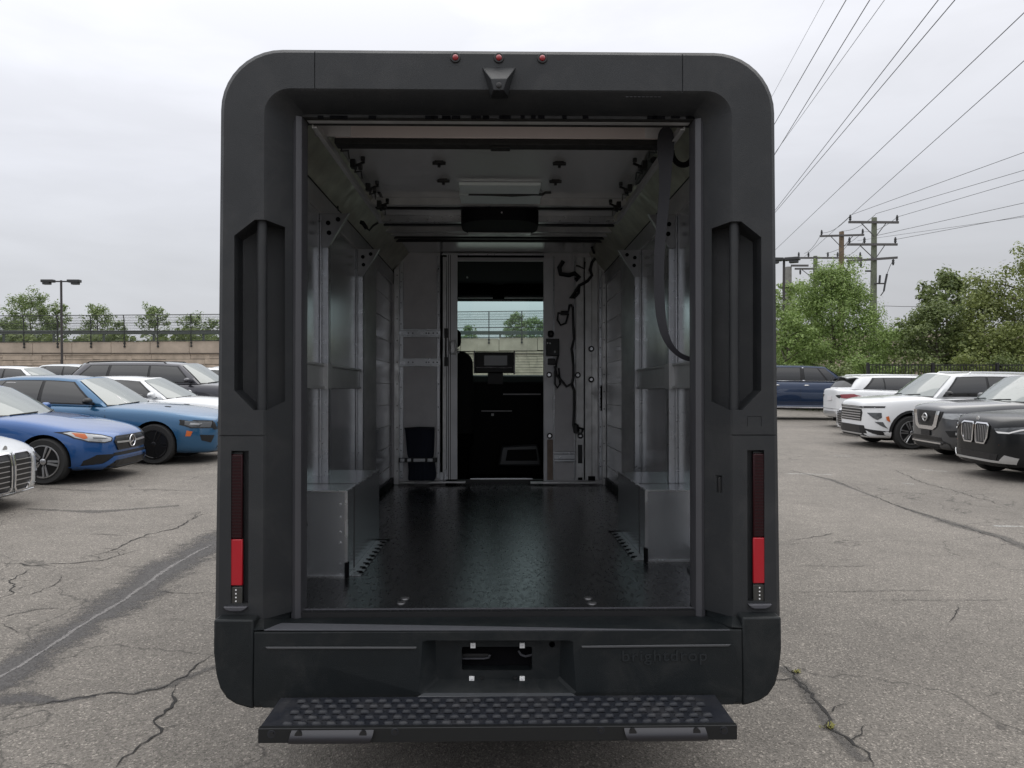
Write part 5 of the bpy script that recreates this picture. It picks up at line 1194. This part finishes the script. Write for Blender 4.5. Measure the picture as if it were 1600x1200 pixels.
        if sp.get('rails'):
            pts = [GP(p, 1, s, 0)+Vector((0, -s*.05, .045)) for p in (1.6, 2, 2.5, 3, 3.5, 3.9)]; pts = [pts[0]+Vector((.08, 0, -.05))]+pts+[pts[-1]+Vector((-.08, 0, -.05))]
            link('roof_rail', MB().tube(pts, .018, 6).mesh('roof_rail', sp['rails'], 50), root)
        for x in (xf, xr):
            ty, rm = wheel_meshes(r, sp['rim']); wo_ = link('wheel', ty, root); wo_.location = (x, s*(hw-.125), r); wo_.rotation_euler = (0, (.4 if x == xf else 1.1), 0 if s < 0 else math.pi)
            ro = link('rim', rm, wo_)
    link('underbody', MB().box((xr-.5, -hw*.7, gc-.04), (xf+.5, hw*.7, gc+.1)).mesh('underbody', WELL, 0), root)
    # face
    fr = lambda p: Vector((hx+1, p[0], p[1])); rr_ = lambda p: Vector((-hx-1, p[0], p[1]))
    parts = {}
    for it in sp['face']:
        nm, mt, poly, mir = it[:4]; opt = it[4] if len(it) > 4 else {}
        rear = opt.get('rear'); dr_ = (1, 0, 0) if rear else (-1, 0, 0); of = rr_ if rear else fr
        for s in ((1, -1) if mir else (1,)):
            if opt.get('only') and s != opt['only']: continue
            pl = [(y*s, z) for y, z in poly]
            par = parts.get((opt.get('on'), s)) or parts.get((opt.get('on'), 1))
            if opt.get('frame'):
                quads, _ = framepoly(pl, opt['frame']); Vs = []; Fs = []
                for q in quads:
                    a_, b_ = project(bvh, q, dr_, of, opt.get('off', .012), 2); Fs += [tuple(i+len(Vs) for i in f) for f in b_]; Vs += a_
                o = shell(nm, (Vs, Fs), mt, par, th=.012)
            else:
                o = shell(nm, project(bvh, pl, dr_, of, opt.get('off', .006), opt.get('cuts', 4)), mt, par, th=opt.get('th', .010))
            if opt.get('lb'): o['label'] = opt['lb']
            parts[(opt.get('id', nm), s)] = o
    for y0, z0, fn in sp.get('emblem', ()):
        h0 = bvh.ray_cast(Vector((hx+1, y0, z0)), Vector((-1, 0, 0)))[0]
        if h0: fn(h0+Vector((.012, 0, 0)), root)
    sp.get('extra', lambda *a: None)(root, bvh, X, hw, GP, pm)
    return root
def star(c, root):
    M = Matrix.Translation(c) @ Matrix.Rotation(R(90), 4, 'Y'); r = .088
    m = MB().tube([c+Vector((.012, r*math.cos(2*math.pi*k/24), r*math.sin(2*math.pi*k/24))) for k in range(25)], .009, 6)
    for k in range(3):
        a = math.pi/2+k*2*math.pi/3; e_ = c+Vector((.012, r*math.cos(a), r*math.sin(a))); m.tube([c+Vector((.014, 0, 0)), e_], [.016, .003], 4)
    link('emblem', m.mesh('emblem', CHROME, 30), root)
def ringbar(c, root):
    r = .075; m = MB().tube([c+Vector((.03, r*math.cos(2*math.pi*k/20), r*math.sin(2*math.pi*k/20))) for k in range(21)], .012, 6).box((c.x+.02, c.y-.10, c.z-.016), (c.x+.042, c.y+.10, c.z+.016))
    link('emblem', m.mesh('emblem', SILV, 40), root)
def roundel(c, root):
    M = Matrix.Translation(c) @ Matrix.Rotation(R(90), 4, 'Y'); o = link('emblem', MB().lathe([(.041, -.004), (.041, .004), (.0, .006)], M, 20).mesh('emblem', SILV, 40), root)
def bars(y0, y1, zs, t, mt, **k): return [('grille_bar', mt, [(y0, z), (y1, z), (y1, z+t), (y0, z+t)], False, dict(cuts=6, off=.014, **k)) for z in zs]
SED = dict(L=4.75, W=1.82, H=1.43, fo=.84, wb=2.87, r=.335, gc=.17, rim='star', nose=.66, crown=.04,
    top=[(0, .62), (.05, .69), (.25, .77), (.7, .86), (1.3, .955), (1.6, .97), (3.0, .98), (4.2, 1.02), (4.55, 1.0), (4.7, .93), (4.75, .86)],
    glass=dict(belt=[1.32, 1.66, 2.75, 3.75, 4.1, 4.3], roof=[2.18, 2.25, 2.75, 3.35, 3.6, 3.72], wb=.86, wr=.64, end=3.75, panes=[(1.12, 1.95), (2.02, 2.92), (2.98, 3.62)], skew=(0, -.1), drop=.07),
    doors=[(1.62, 1.50), (2.72, 2.72), (3.72, 3.45)], handles=[2.5, 3.5])
def variant(base, **k): d = dict(base); d.update(k); return d
blue1 = paint('blue_metallic', (.010, .078, .26), .4, .32); blue2 = paint('light_blue_metallic', (.020, .10, .21), .45, .32); white1 = paint('car_white', (.74, .75, .76), 0, .3)
dgrey = paint('dark_grey_metallic', (.045, .045, .055), .6, .32); silver = paint('silver_white', (.52, .54, .55), .4, .3); mgrey = paint('mid_grey_metallic', (.085, .087, .092), .6, .3)
blackp = mat('black_paint', (.006, .007, .008), .25, 0., spec=.4, coat=.1); navyp = paint('dark_blue_paint', (.012, .030, .075), .4, .28)
# --- blue sedan with the star in its grille
S1 = variant(SED, emblem=[(0, .575, star)], face=[
    ('grille', GRL, [(-.40,.665),(.40,.665),(.47,.60),(.40,.475),(-.40,.475),(-.47,.60)], False, dict(cuts=6)),
    ('grille_bar', SILV, [(.10,.585),(.43,.60),(.43,.57),(.10,.56)], True, dict(on='grille', off=.016)),
    ('grille_frame', TRIM, [(-.41,.675),(.41,.675),(.48,.60),(.41,.465),(-.41,.465),(-.48,.60)], False, dict(frame=.014, on='grille', off=.014)),
    ('headlamp', LAMP, [(.50,.655),(.60,.695),(.72,.725),(.82,.76),(.85,.75),(.83,.68),(.76,.625),(.62,.60),(.53,.615)], True, dict(cuts=5)),
    ('lamp_bezel', TRIM, [(.49,.66),(.60,.707),(.72,.737),(.82,.772),(.862,.76),(.842,.675),(.765,.613),(.62,.588),(.52,.605)], True, dict(frame=.010, on='headlamp', off=.010)),
    ('turn_signal', AMBER, [(.76,.732),(.825,.75),(.825,.70),(.79,.655),(.76,.67)], True, dict(on='headlamp', off=.012)),
    ('lamp_reflector', LAMPD, [(.56,.655),(.72,.68),(.72,.66),(.60,.645)], True, dict(on='headlamp', off=.012)),
    ('air_intake', GRL, [(.44,.41),(.70,.42),(.80,.34),(.80,.26),(.68,.245),(.60,.27)], True, dict(cuts=5)),
    ('lower_intake', GRL, [(-.50,.43),(.50,.43),(.44,.38),(-.44,.38)], False, dict(cuts=6)),
    ('intake_blade', blue1, [(.44,.385),(.50,.385),(.64,.285),(.60,.235),(.44,.345)], True, dict(cuts=4, off=.024)), ('intake_blade', blue1, [(.62,.285),(.82,.265),(.82,.235),(.60,.235)], True, dict(cuts=4, off=.024)), ('intake_blade', blue1, [(-.44,.385),(.44,.385),(.44,.355),(-.44,.355)], False, dict(cuts=5, off=.024)),
    ('lower_grille', GRL, [(-.50,.315),(.50,.315),(.58,.225),(-.58,.225)], False, dict(cuts=6)),
    ('splitter', TRIM, [(-.74,.215),(.74,.215),(.72,.185),(-.72,.185)], False, dict(cuts=6, off=.02))])
# --- muscle sedan
S2 = variant(SED, L=5.05, W=1.90, H=1.54, wb=3.05, fo=.98, r=.355, rim='dark', nose=.74, mirror=BLACK, crown=.05,
    top=[(0, .72), (.04, .80), (.3, .87), (.8, .95), (1.45, 1.0), (1.8, 1.01), (3.2, 1.04), (4.4, 1.10), (4.85, 1.08), (5.0, 1.0), (5.05, .93)],
    glass=dict(belt=[1.55, 1.9, 3.0, 3.95, 4.3, 4.5], roof=[2.42, 2.5, 3.0, 3.65, 3.9, 4.02], wb=.87, wr=.64, end=3.72, panes=[(1.14, 2.0), (2.08, 3.0), (3.05, 3.6)], skew=(0, -.12), drop=.08),
    doors=[(1.85, 1.75), (2.98, 2.98), (4.0, 3.7)], handles=[2.75, 3.75], face=[
    ('grille', GRL, [(-.62,.735),(.62,.735),(.66,.66),(.60,.60),(-.60,.60),(-.66,.66)], False, dict(cuts=6)),
    ('headlamp', LAMPD, [(.62,.745),(.885,.765),(.90,.70),(.86,.655),(.66,.645)], True, dict(cuts=5)), ('lamp_bezel', TRIM, [(.60,.76),(.895,.785),(.91,.70),(.87,.64),(.62,.63)], True, dict(frame=.016, on='headlamp', off=.010)),
    ('lamp_reflector', LAMP, [(.76,.725),(.86,.735),(.87,.70),(.80,.69)], True, dict(on='headlamp', off=.012)),
    ('air_intake', GRL, [(.60,.50),(.80,.52),(.78,.42),(.66,.37)], True, dict(cuts=4)), ('lower_grille', GRL, [(-.5,.53),(.5,.53),(.42,.28),(-.42,.28)], False, dict(cuts=6)), ('splitter', TRIM, [(-.8,.20),(.8,.20),(.8,.17),(-.8,.17)], False, dict(cuts=6, off=.02))])
def charger_x(root, bvh, X, hw, GP, pm):
    for y in (-.42, .42):
        h0 = bvh.ray_cast(Vector((X(.95), y, 3)), Vector((0, 0, -1)))[0]; link('hood_vent', MB().obox(Matrix.Translation(h0+Vector((0, 0, .004))) @ Matrix.Rotation(.08, 4, 'Y'), .10, .06, .006).mesh('hood_vent', BLACK, 0), root, .004)
    a = [GP(.30+.24*i, .10+.0, -1, .012) for i in range(2)]+[GP(.54-.24*i, .34, -1, .012) for i in range(2)]
    link('price_sheet', MB().add(a, [(0,1,2,3)]).mesh('price_sheet', PAPER, 0, fix=False), root)
    a = [GP(2.72, .25, -1, .014), GP(3.02, .25, -1, .014), GP(2.98, .8, -1, .014), GP(2.74, .8, -1, .014)]
    link('window_sticker', MB().add(a, [(0,1,2,3)]).mesh('window_sticker', PAPER, 0, fix=False), root)
    pl = [(X(.42), .60), (X(.33), .58), (X(.36), .50), (X(.44), .50)]; Vf = project(bvh, pl, (0, 1, 0), lambda p: Vector((p[0], -3, p[1])), .01, 2); link('side_marker', MB().add(*Vf).mesh('side_marker', AMBER, 0, fix=False), root)
S2['extra'] = charger_x
def kidney(x0, x1, z0, z1): return [(x0+.02, z1), (x1-.04, z1), (x1, z1-.05), (x1-.02, z0+.10), (x1-.09, z0), (x0+.05, z0), (x0, z0+.05), (x0, z1-.03)]
S3 = variant(SED, L=4.85, nose=.70, rim='fine', emblem=[(0, .74, roundel)], face=[
    ('kidney_grille', GRL, kidney(.035, .36, .24, .69), True, dict(cuts=5, id='k')), ('kidney_frame', CHROME, kidney(.02, .375, .225, .705), True, dict(frame=.022, on='k', off=.022)),
    ('headlamp', LAMP, [(.50,.66),(.86,.72),(.86,.65),(.56,.60)], True, dict(cuts=5)), ('lower_lip', SILV, [(-.7,.215),(.7,.215),(.7,.175),(-.7,.175)], False, dict(cuts=6, off=.02)), ('air_intake', GRL, [(.50,.42),(.80,.45),(.78,.28),(.55,.27)], True, dict(cuts=4))] +
    [('grille_bar', RIMS, [(.06,z),(.345,z),(.345,z+.010),(.06,z+.010)], True, dict(on='k', off=.013, cuts=3)) for z in (.30,.36,.42,.48,.54,.60)])
SUV = dict(L=5.15, W=1.99, H=1.79, fo=.96, wb=3.07, r=.385, gc=.22, gap=.06, rim='suv', nose=.74, crown=.035, arch=True, clad=.14, rails=SILV,
    top=[(0, 1.0), (.05, 1.07), (.25, 1.12), (.7, 1.17), (1.25, 1.20), (1.6, 1.20), (3.2, 1.21), (4.6, 1.24), (5.0, 1.20), (5.15, 1.12)],
    glass=dict(belt=[1.22, 1.56, 2.8, 3.85, 4.85, 5.05], roof=[2.0, 2.08, 2.8, 3.8, 4.45, 4.72], wb=.88, wr=.70, end=3.85, panes=[(1.13, 1.97), (2.03, 2.95), (3.03, 3.78)], skew=(0, -.12), drop=.07),
    doors=[(1.6, 1.45), (2.78, 2.78), (3.85, 3.65)], handles=[2.5, 3.6], face=[])
S5 = variant(SUV, mirror=BLACK, face=[
    ('light_bar', TRIM, [(-.90,.985),(-.5,.965),(.5,.965),(.90,.985),(.90,.945),(.5,.925),(-.5,.925),(-.90,.945)], False, dict(cuts=6, off=.012)), ('light_strip', SILV, [(-.80,.952),(.80,.952),(.80,.940),(-.80,.940)], False, dict(cuts=6, off=.018)),
    ('grille', GRL, [(-.50,.90),(.50,.90),(.54,.82),(.50,.62),(-.50,.62),(-.54,.82)], False, dict(cuts=6)),
    ('headlamp', LAMPD, [(.66,.82),(.88,.83),(.89,.72),(.84,.66),(.78,.70)], True, dict(cuts=4)), ('fog_lamp', LAMPD, [(.80,.62),(.90,.62),(.93,.47)], True, dict(cuts=3)),
    ('lower_grille', GRL, [(-.60,.52),(.60,.52),(.66,.34),(-.66,.34)], False, dict(cuts=6, off=.016)), ('bumper_cladding', TRIM, [(-.98,.40),(-.62,.45),(.62,.45),(.98,.40),(.98,.22),(-.98,.22)], False, dict(cuts=6, off=.010)),
    ('skid_plate', SILV, [(-.55,.33),(.55,.33),(.5,.30),(-.5,.30)], False, dict(cuts=6, off=.02))] + bars(-.48, .48, (.65,.71,.77,.83), .022, SILV, on='grille'))
def amber_side(root, bvh, X, hw, GP, pm):
    pl = [(X(.44), .76), (X(.38), .74), (X(.40), .66), (X(.47), .62)]
    for s in (-1, 1):
        Vf = project(bvh, pl, (0, -s, 0), lambda p: Vector((p[0], 3*s, p[1])), .012, 2); link('side_marker', MB().add(*Vf).mesh('side_marker', AMBER, 0, fix=False), root)
S5['extra'] = amber_side
S6 = variant(SUV, L=5.0, H=1.76, W=1.96, rim='fine', clad=.10, emblem=[(0, .86, ringbar)], face=[
    ('grille', GRL, [(-.36,1.0),(.36,1.0),(.32,.74),(.22,.66),(-.22,.66),(-.32,.74)], False, dict(cuts=6)), ('grille_frame', CHROME, [(.36,1.0),(.47,1.0),(.37,.68),(.26,.62),(.24,.70),(.28,.74)], True, dict(cuts=3, on='grille', off=.020)), ('grille_frame', CHROME, [(-.26,.69),(.26,.69),(.26,.615),(-.26,.615)], False, dict(cuts=4, on='grille', off=.021)),
    ('lamp_gap', TRIM, [(.50,.995),(.54,.995),(.45,.80),(.41,.78)], True, dict(cuts=3)),
    ('headlamp', LAMP, [(.56,.96),(.88,.975),(.93,.93),(.90,.86),(.70,.85),(.53,.87)], True, dict(cuts=5)), ('lamp_reflector', LAMPD, [(.80,.95),(.90,.95),(.90,.89),(.80,.88)], True, dict(on='headlamp', off=.012)),
    ('plate_bracket', BLACK, [(-.16,.60),(.16,.60),(.16,.49),(-.16,.49)], False, dict(cuts=3, off=.02)), ('lower_grille', GRL, [(-.50,.48),(.50,.48),(.56,.40),(-.56,.40)], False, dict(cuts=6)),
    ('fog_lamp', GRL, [(.60,.62),(.86,.64),(.88,.52),(.68,.50)], True, dict(cuts=4, id='fog')), ('fog_lens', LAMP, [(.76,.60),(.84,.60),(.84,.55),(.76,.55)], True, dict(on='fog', off=.012)),
    ('chrome_lip', CHROME, [(-.52,.375),(.52,.375),(.52,.345),(-.52,.345)], False, dict(cuts=6, off=.024)), ('bumper_cladding', TRIM, [(-.95,.36),(.95,.36),(.95,.22),(-.95,.22)], False, dict(cuts=6, off=.008))] + bars(-.28, .28, (.74,.80,.92), .02, TRIM, on='grille'))
def kid2(x0, x1, z0, z1): return [(x0+.03, z1), (x1-.06, z1), (x1, z1-.04), (x1-.02, z0+.12), (x1-.10, z0), (x0+.05, z0), (x0+.02, z0+.04), (x0, z1-.04)]
S7 = variant(SUV, L=4.75, H=1.68, W=1.92, fo=.86, wb=2.87, r=.365, rim='dark', clad=.12, rails=BLACK, emblem=[(0, 1.0, roundel)],
    top=[(0, .90), (.05, .99), (.25, 1.05), (.7, 1.09), (1.2, 1.13), (1.6, 1.13), (3.0, 1.14), (4.3, 1.17), (4.65, 1.13), (4.75, 1.05)],
    glass=dict(belt=[1.22, 1.55, 2.65, 3.6, 4.45, 4.65], roof=[2.0, 2.08, 2.65, 3.5, 4.1, 4.35], wb=.87, wr=.69, end=3.8, panes=[(1.13, 1.97), (2.03, 2.95), (3.03, 3.7)], skew=(0, -.12), drop=.07),
    doors=[(1.6, 1.45), (2.65, 2.65), (3.65, 3.4)], handles=[2.4, 3.4], face=[
    ('kidney_grille', GRL, kid2(.03, .36, .60, .93), True, dict(cuts=5, id='k')), ('kidney_frame', CHROME, kid2(.015, .375, .585, .945), True, dict(frame=.024, on='k', off=.022)),
    ('headlamp', LAMPD, [(.48,.86),(.90,.92),(.92,.87),(.84,.80),(.56,.78)], True, dict(cuts=5)), ('lamp_strip', WHITED, [(.52,.82),(.70,.815),(.80,.87),(.89,.90),(.89,.875),(.80,.845),(.70,.79),(.56,.79)], True, dict(on='headlamp', off=.012, cuts=4)),
    ('lower_grille', GRL, [(-.56,.44),(.56,.44),(.52,.33),(-.52,.33)], False, dict(cuts=6)), ('skid_plate', SILV, [(-.60,.335),(.60,.335),(.60,.30),(-.60,.30)], False, dict(cuts=6, off=.022)), ('skid_end', SILV, [(.58,.335),(.66,.44),(.80,.40),(.76,.30),(.58,.30)], True, dict(cuts=3, off=.022)), ('bumper_cladding', BLACK, [(-.9,.295),(.9,.295),(.9,.23),(-.9,.23)], False, dict(cuts=6, off=.01)),
    ('air_curtain', SILV, [(.845,.62),(.865,.62),(.865,.42),(.845,.42)], True, dict(cuts=3)), ('reflector', AMBER, [(.93,.55),(.955,.60),(.95,.66),(.935,.60)], True, dict(cuts=2))] +
    [('grille_slat', RIMS, [(.07+.045*i,.63),(.08+.045*i,.63),(.08+.045*i,.90),(.07+.045*i,.90)], True, dict(on='k', off=.014, cuts=2)) for i in range(6)])
S8 = variant(SUV, L=4.95, H=1.70, W=1.95, gc=.20, mirror=white1, rails=SILV, rise=True,
    glass=dict(belt=[1.25, 1.58, 2.7, 3.6, 4.55, 4.85], roof=[2.0, 2.08, 2.7, 3.6, 4.25, 4.5], wb=.88, wr=.68, end=3.72, panes=[(1.13, 1.97), (2.03, 2.95), (3.0, 3.62)], skew=(0, -.25), drop=.08), face=[
    ('tail_lamp', TAILR, [(.50,1.02),(.66,1.07),(.86,1.09),(.93,1.02),(.84,.93),(.62,.96)], True, dict(rear=True, cuts=5)), ('lamp_bezel', TRIM, [(.42,1.03),(.60,1.05),(.66,1.0),(.60,.94),(.52,.97)], True, dict(rear=True, cuts=4, off=.010)),
    ('plate', GREYP, [(-.15,1.0),(.15,1.0),(.15,.86),(-.15,.86)], False, dict(rear=True, cuts=2, off=.014)), ('bumper_trim', SILV, [(-.93,.52),(.93,.52),(.93,.40),(-.93,.40)], False, dict(rear=True, cuts=6, off=.010)),
    ('rear_reflector', TAILR, [(.66,.55),(.84,.56),(.84,.49),(.70,.48)], True, dict(rear=True, cuts=3, off=.016)), ('tailgate_seam', TRIM, [(-.75,.60),(.75,.60),(.75,.592),(-.75,.592)], False, dict(rear=True, cuts=6)),
    ('rear_valance', TRIM, [(-.85,.32),(.85,.32),(.85,.26),(-.85,.26)], False, dict(rear=True, cuts=6, off=.012))])
def spoiler(root, bvh, X, hw, GP, pm):
    a = GP(5, 1, 1, 0); m = MB(); rows = [[Vector((a.x+.30, y, a.z+.03-.05*(y/.6)**2)) for y in nacagon(8, -.62, .62)], [Vector((a.x+.05, y, a.z+.035-.05*(y/.6)**2)) for y in nacagon(8, -.62, .62)], [Vector((a.x-.16, y, a.z+.005-.05*(y/.6)**2)) for y in nacagon(8, -.58, .58)]]
    m.loft(rows).loft([[p-Vector((0, 0, .03)) for p in r_] for r_ in rows]); link('spoiler', m.mesh('spoiler', pm, 60), root)
S8['extra'] = spoiler
def place(car, axle_x, Yc, dirx, sp):
    """axle_x: world x of the front axle; Yc: centre line depth; dirx: +1 nose to +x"""
    xo_ = sp['L']/2-sp['fo']; cx = axle_x-dirx*xo_; z0 = (g(cx-1.4, Yc)+g(cx+1.4, Yc))/2; sl_ = math.atan2(g(cx+1.4, Yc)-g(cx-1.4, Yc), 2.8)
    car.location = (cx, Yc, z0); car.rotation_euler = (0, -sl_*dirx, 0 if dirx > 0 else math.pi)
    return car
def dup(root, label, mats=None):
    r_ = root.copy(); COL.objects.link(r_); r_['label'] = label
    cache = {}
    def rec(a, b):
        for ch_ in list(a.children):
            c = ch_.copy(); COL.objects.link(c); c.parent = b
            if mats and c.type == 'MESH' and any(sl and sl.name in mats for sl in c.data.materials):
                k_ = c.data.name
                if k_ not in cache:
                    cache[k_] = c.data.copy()
                    for i, mm in enumerate(cache[k_].materials):
                        if mm and mm.name in mats: cache[k_].materials[i] = mats[mm.name]
                c.data = cache[k_]
            rec(ch_, c)
    rec(root, r_); return r_
GL = 'cars parked in the left rows'; GRp = 'cars parked along the right side'
c3 = place(build_car('parked_car', S3, silver, 'silver sedan nose with two tall chrome-framed grilles cut by the left photo edge', 'car', GL), -6.60, 9.15, 1, S3)
c1 = place(build_car('parked_car', S1, blue1, 'blue sedan with a star emblem grille and five-spoke wheels', 'car', GL), -6.58, 12.05, 1, S1)
c2 = place(build_car('parked_car', S2, blue2, 'lighter blue muscle sedan with black wheels and a paper sheet behind its windshield', 'car', GL), -6.05, 14.45, 1, S2)
S4 = variant(S2, rim='silver', extra=lambda *a: None, mirror=white1); S4['H'] = 1.48
c4 = place(build_car('parked_car', S4, white1, 'white sedan between the light blue sedan and the dark grey crossover', 'car', GL), -6.25, 17.35, 1, S4)
S9 = variant(SUV, rails=BLACK, H=1.74, L=5.1)
S9['face'] = S5['face']
c5 = place(build_car('parked_car', S9, dgrey, 'dark grey three-row crossover with black roof rails behind the white sedan', 'crossover', GL), -6.9, 20.1, 1, S9)
SDG = variant(SED, rim='silver'); SDG['face'] = S1['face'][:8]; SDG['emblem'] = []
def mk(src, lab, cols, ax, Y, dx, sp): return place(dup(src, lab, cols), ax, Y, dx, sp)
c6 = place(build_car('parked_car', SDG, dgrey, 'dark sedan roof showing behind the hood of the dark grey crossover', 'car', GL), -7.6, 23.4, 1, SDG)
mk(c6, 'white sedan behind the dark sedan, nearest the van edge', {'dark_grey_metallic': white1}, -7.6, 26.2, 1, SDG)
mk(c6, 'silver sedan in the farthest stall next to the van edge', {'dark_grey_metallic': silver}, -7.8, 29.1, 1, SDG)
mk(c6, 'white sedan at far left, nearest of the white roofs by the photo edge', {'dark_grey_metallic': white1}, -14.4, 22.6, 1, SDG)
mk(c6, 'white sedan in the second far stall at left, in front of the lot lamp', {'dark_grey_metallic': white1}, -14.0, 25.6, 1, SDG)
mk(c6, 'blue sedan roof low at the far left edge behind the light blue sedan', {'dark_grey_metallic': blue1}, -14.3, 20.0, 1, SDG)
mk(c6, 'silver sedan roof in the third far stall left of the dark grey crossover', {'dark_grey_metallic': silver}, -13.8, 28.6, 1, SDG)
mk(c6, 'white sedan roof farthest back, beside the rear of the dark grey crossover', {'dark_grey_metallic': white1}, -13.6, 31.6, 1, SDG)
# right side
r7 = place(build_car('parked_car', S7, blackp, 'black crossover with two chrome-framed upright grilles at the right edge', 'crossover', GRp), 8.97, 12.95, -1, S7)
r6 = place(build_car('parked_car', S6, mgrey, 'grey crossover with a wide V-shaped chrome grille, between the black and white ones', 'crossover', GRp), 9.72, 15.6, -1, S6)
r5 = place(build_car('parked_car', S5, white1, 'white three-row crossover with slim light bar and slatted grille', 'crossover', GRp), 9.45, 18.4, -1, S5)
SH = variant(SED, rim='silver', H=1.42); SH['face'] = S3['face']
r4 = place(build_car('parked_car', SH, white1, 'white car mostly hidden behind the white three-row crossover, only its grille end showing', 'car', GRp), 10.5, 21.4, -1, SH)
r8 = place(build_car('parked_car', S8, white1, 'white crossover parked tail out with dark red tail lamps', 'crossover', GRp), 14.65, 24.6, 1, S8)
# --- blue pickup across the end of the aisle
def pickup():
    sp = variant(SUV, L=6.3, W=2.05, H=2.04, fo=.98, wb=4.1, r=.42, gc=.42, gap=.08, rim='silver', clad=.05, arch=False, rails=None, hmat=CHROME, mirror=BLACK, nose=.85,
        top=[(0, 1.18), (.05, 1.26), (.6, 1.38), (1.35, 1.44), (1.7, 1.43), (4.6, 1.43), (4.7, 1.45), (6.2, 1.45), (6.3, 1.38)],
        glass=dict(belt=[1.40, 1.72, 3.25, 4.35, 4.6, 4.66], roof=[2.30, 2.42, 3.25, 4.2, 4.5, 4.55], wb=.90, wr=.76, end=3.9, rt=.99, panes=[(1.10, 1.38), (1.44, 1.97), (2.12, 2.98)], skew=(0, 0), drop=.01, chrome=True),
        doors=[(1.78, 1.7), (3.38, 3.38), (4.5, 4.5)], handles=[3.15, 4.25], face=[('grille', CHROME, [(-.6,1.1),(.6,1.1),(.6,.75),(-.6,.75)], False, dict(cuts=5)), ('headlamp', LAMP, [(.66,1.12),(.92,1.12),(.92,.92),(.66,.92)], True, dict(cuts=3))])
    def bed(root, bvh, X, hw, GP, pm):
        link('bed_floor', MB().box((X(6.15), -.78, 1.0), (X(4.75), .78, 1.475)).mesh('bed_cover', TRIM, 0), root, .02)
        for s in (-1, 1):
            link('running_board', MB().box((X(1.75), s*.86, .44), (X(4.6), s*1.04, .49)).mesh('running_board', CHROME, 0), root, .01)
            a = [GP(1.975, .05, s, .013), GP(2.03, .05, s, .013), GP(2.03, .9, s, .013), GP(1.975, .9, s, .013)]
            link('chrome_pillar', MB().add(a, [(0,1,2,3)]).mesh('chrome_pillar', CHROME, 0, fix=False), root)
    sp['extra'] = bed
    return place(build_car('parked_pickup', sp, navyp, 'dark blue crew cab pickup with chrome window trim across the end of the aisle', 'pickup', GRp), 13.45, 29.0, 1, sp)
pickup()
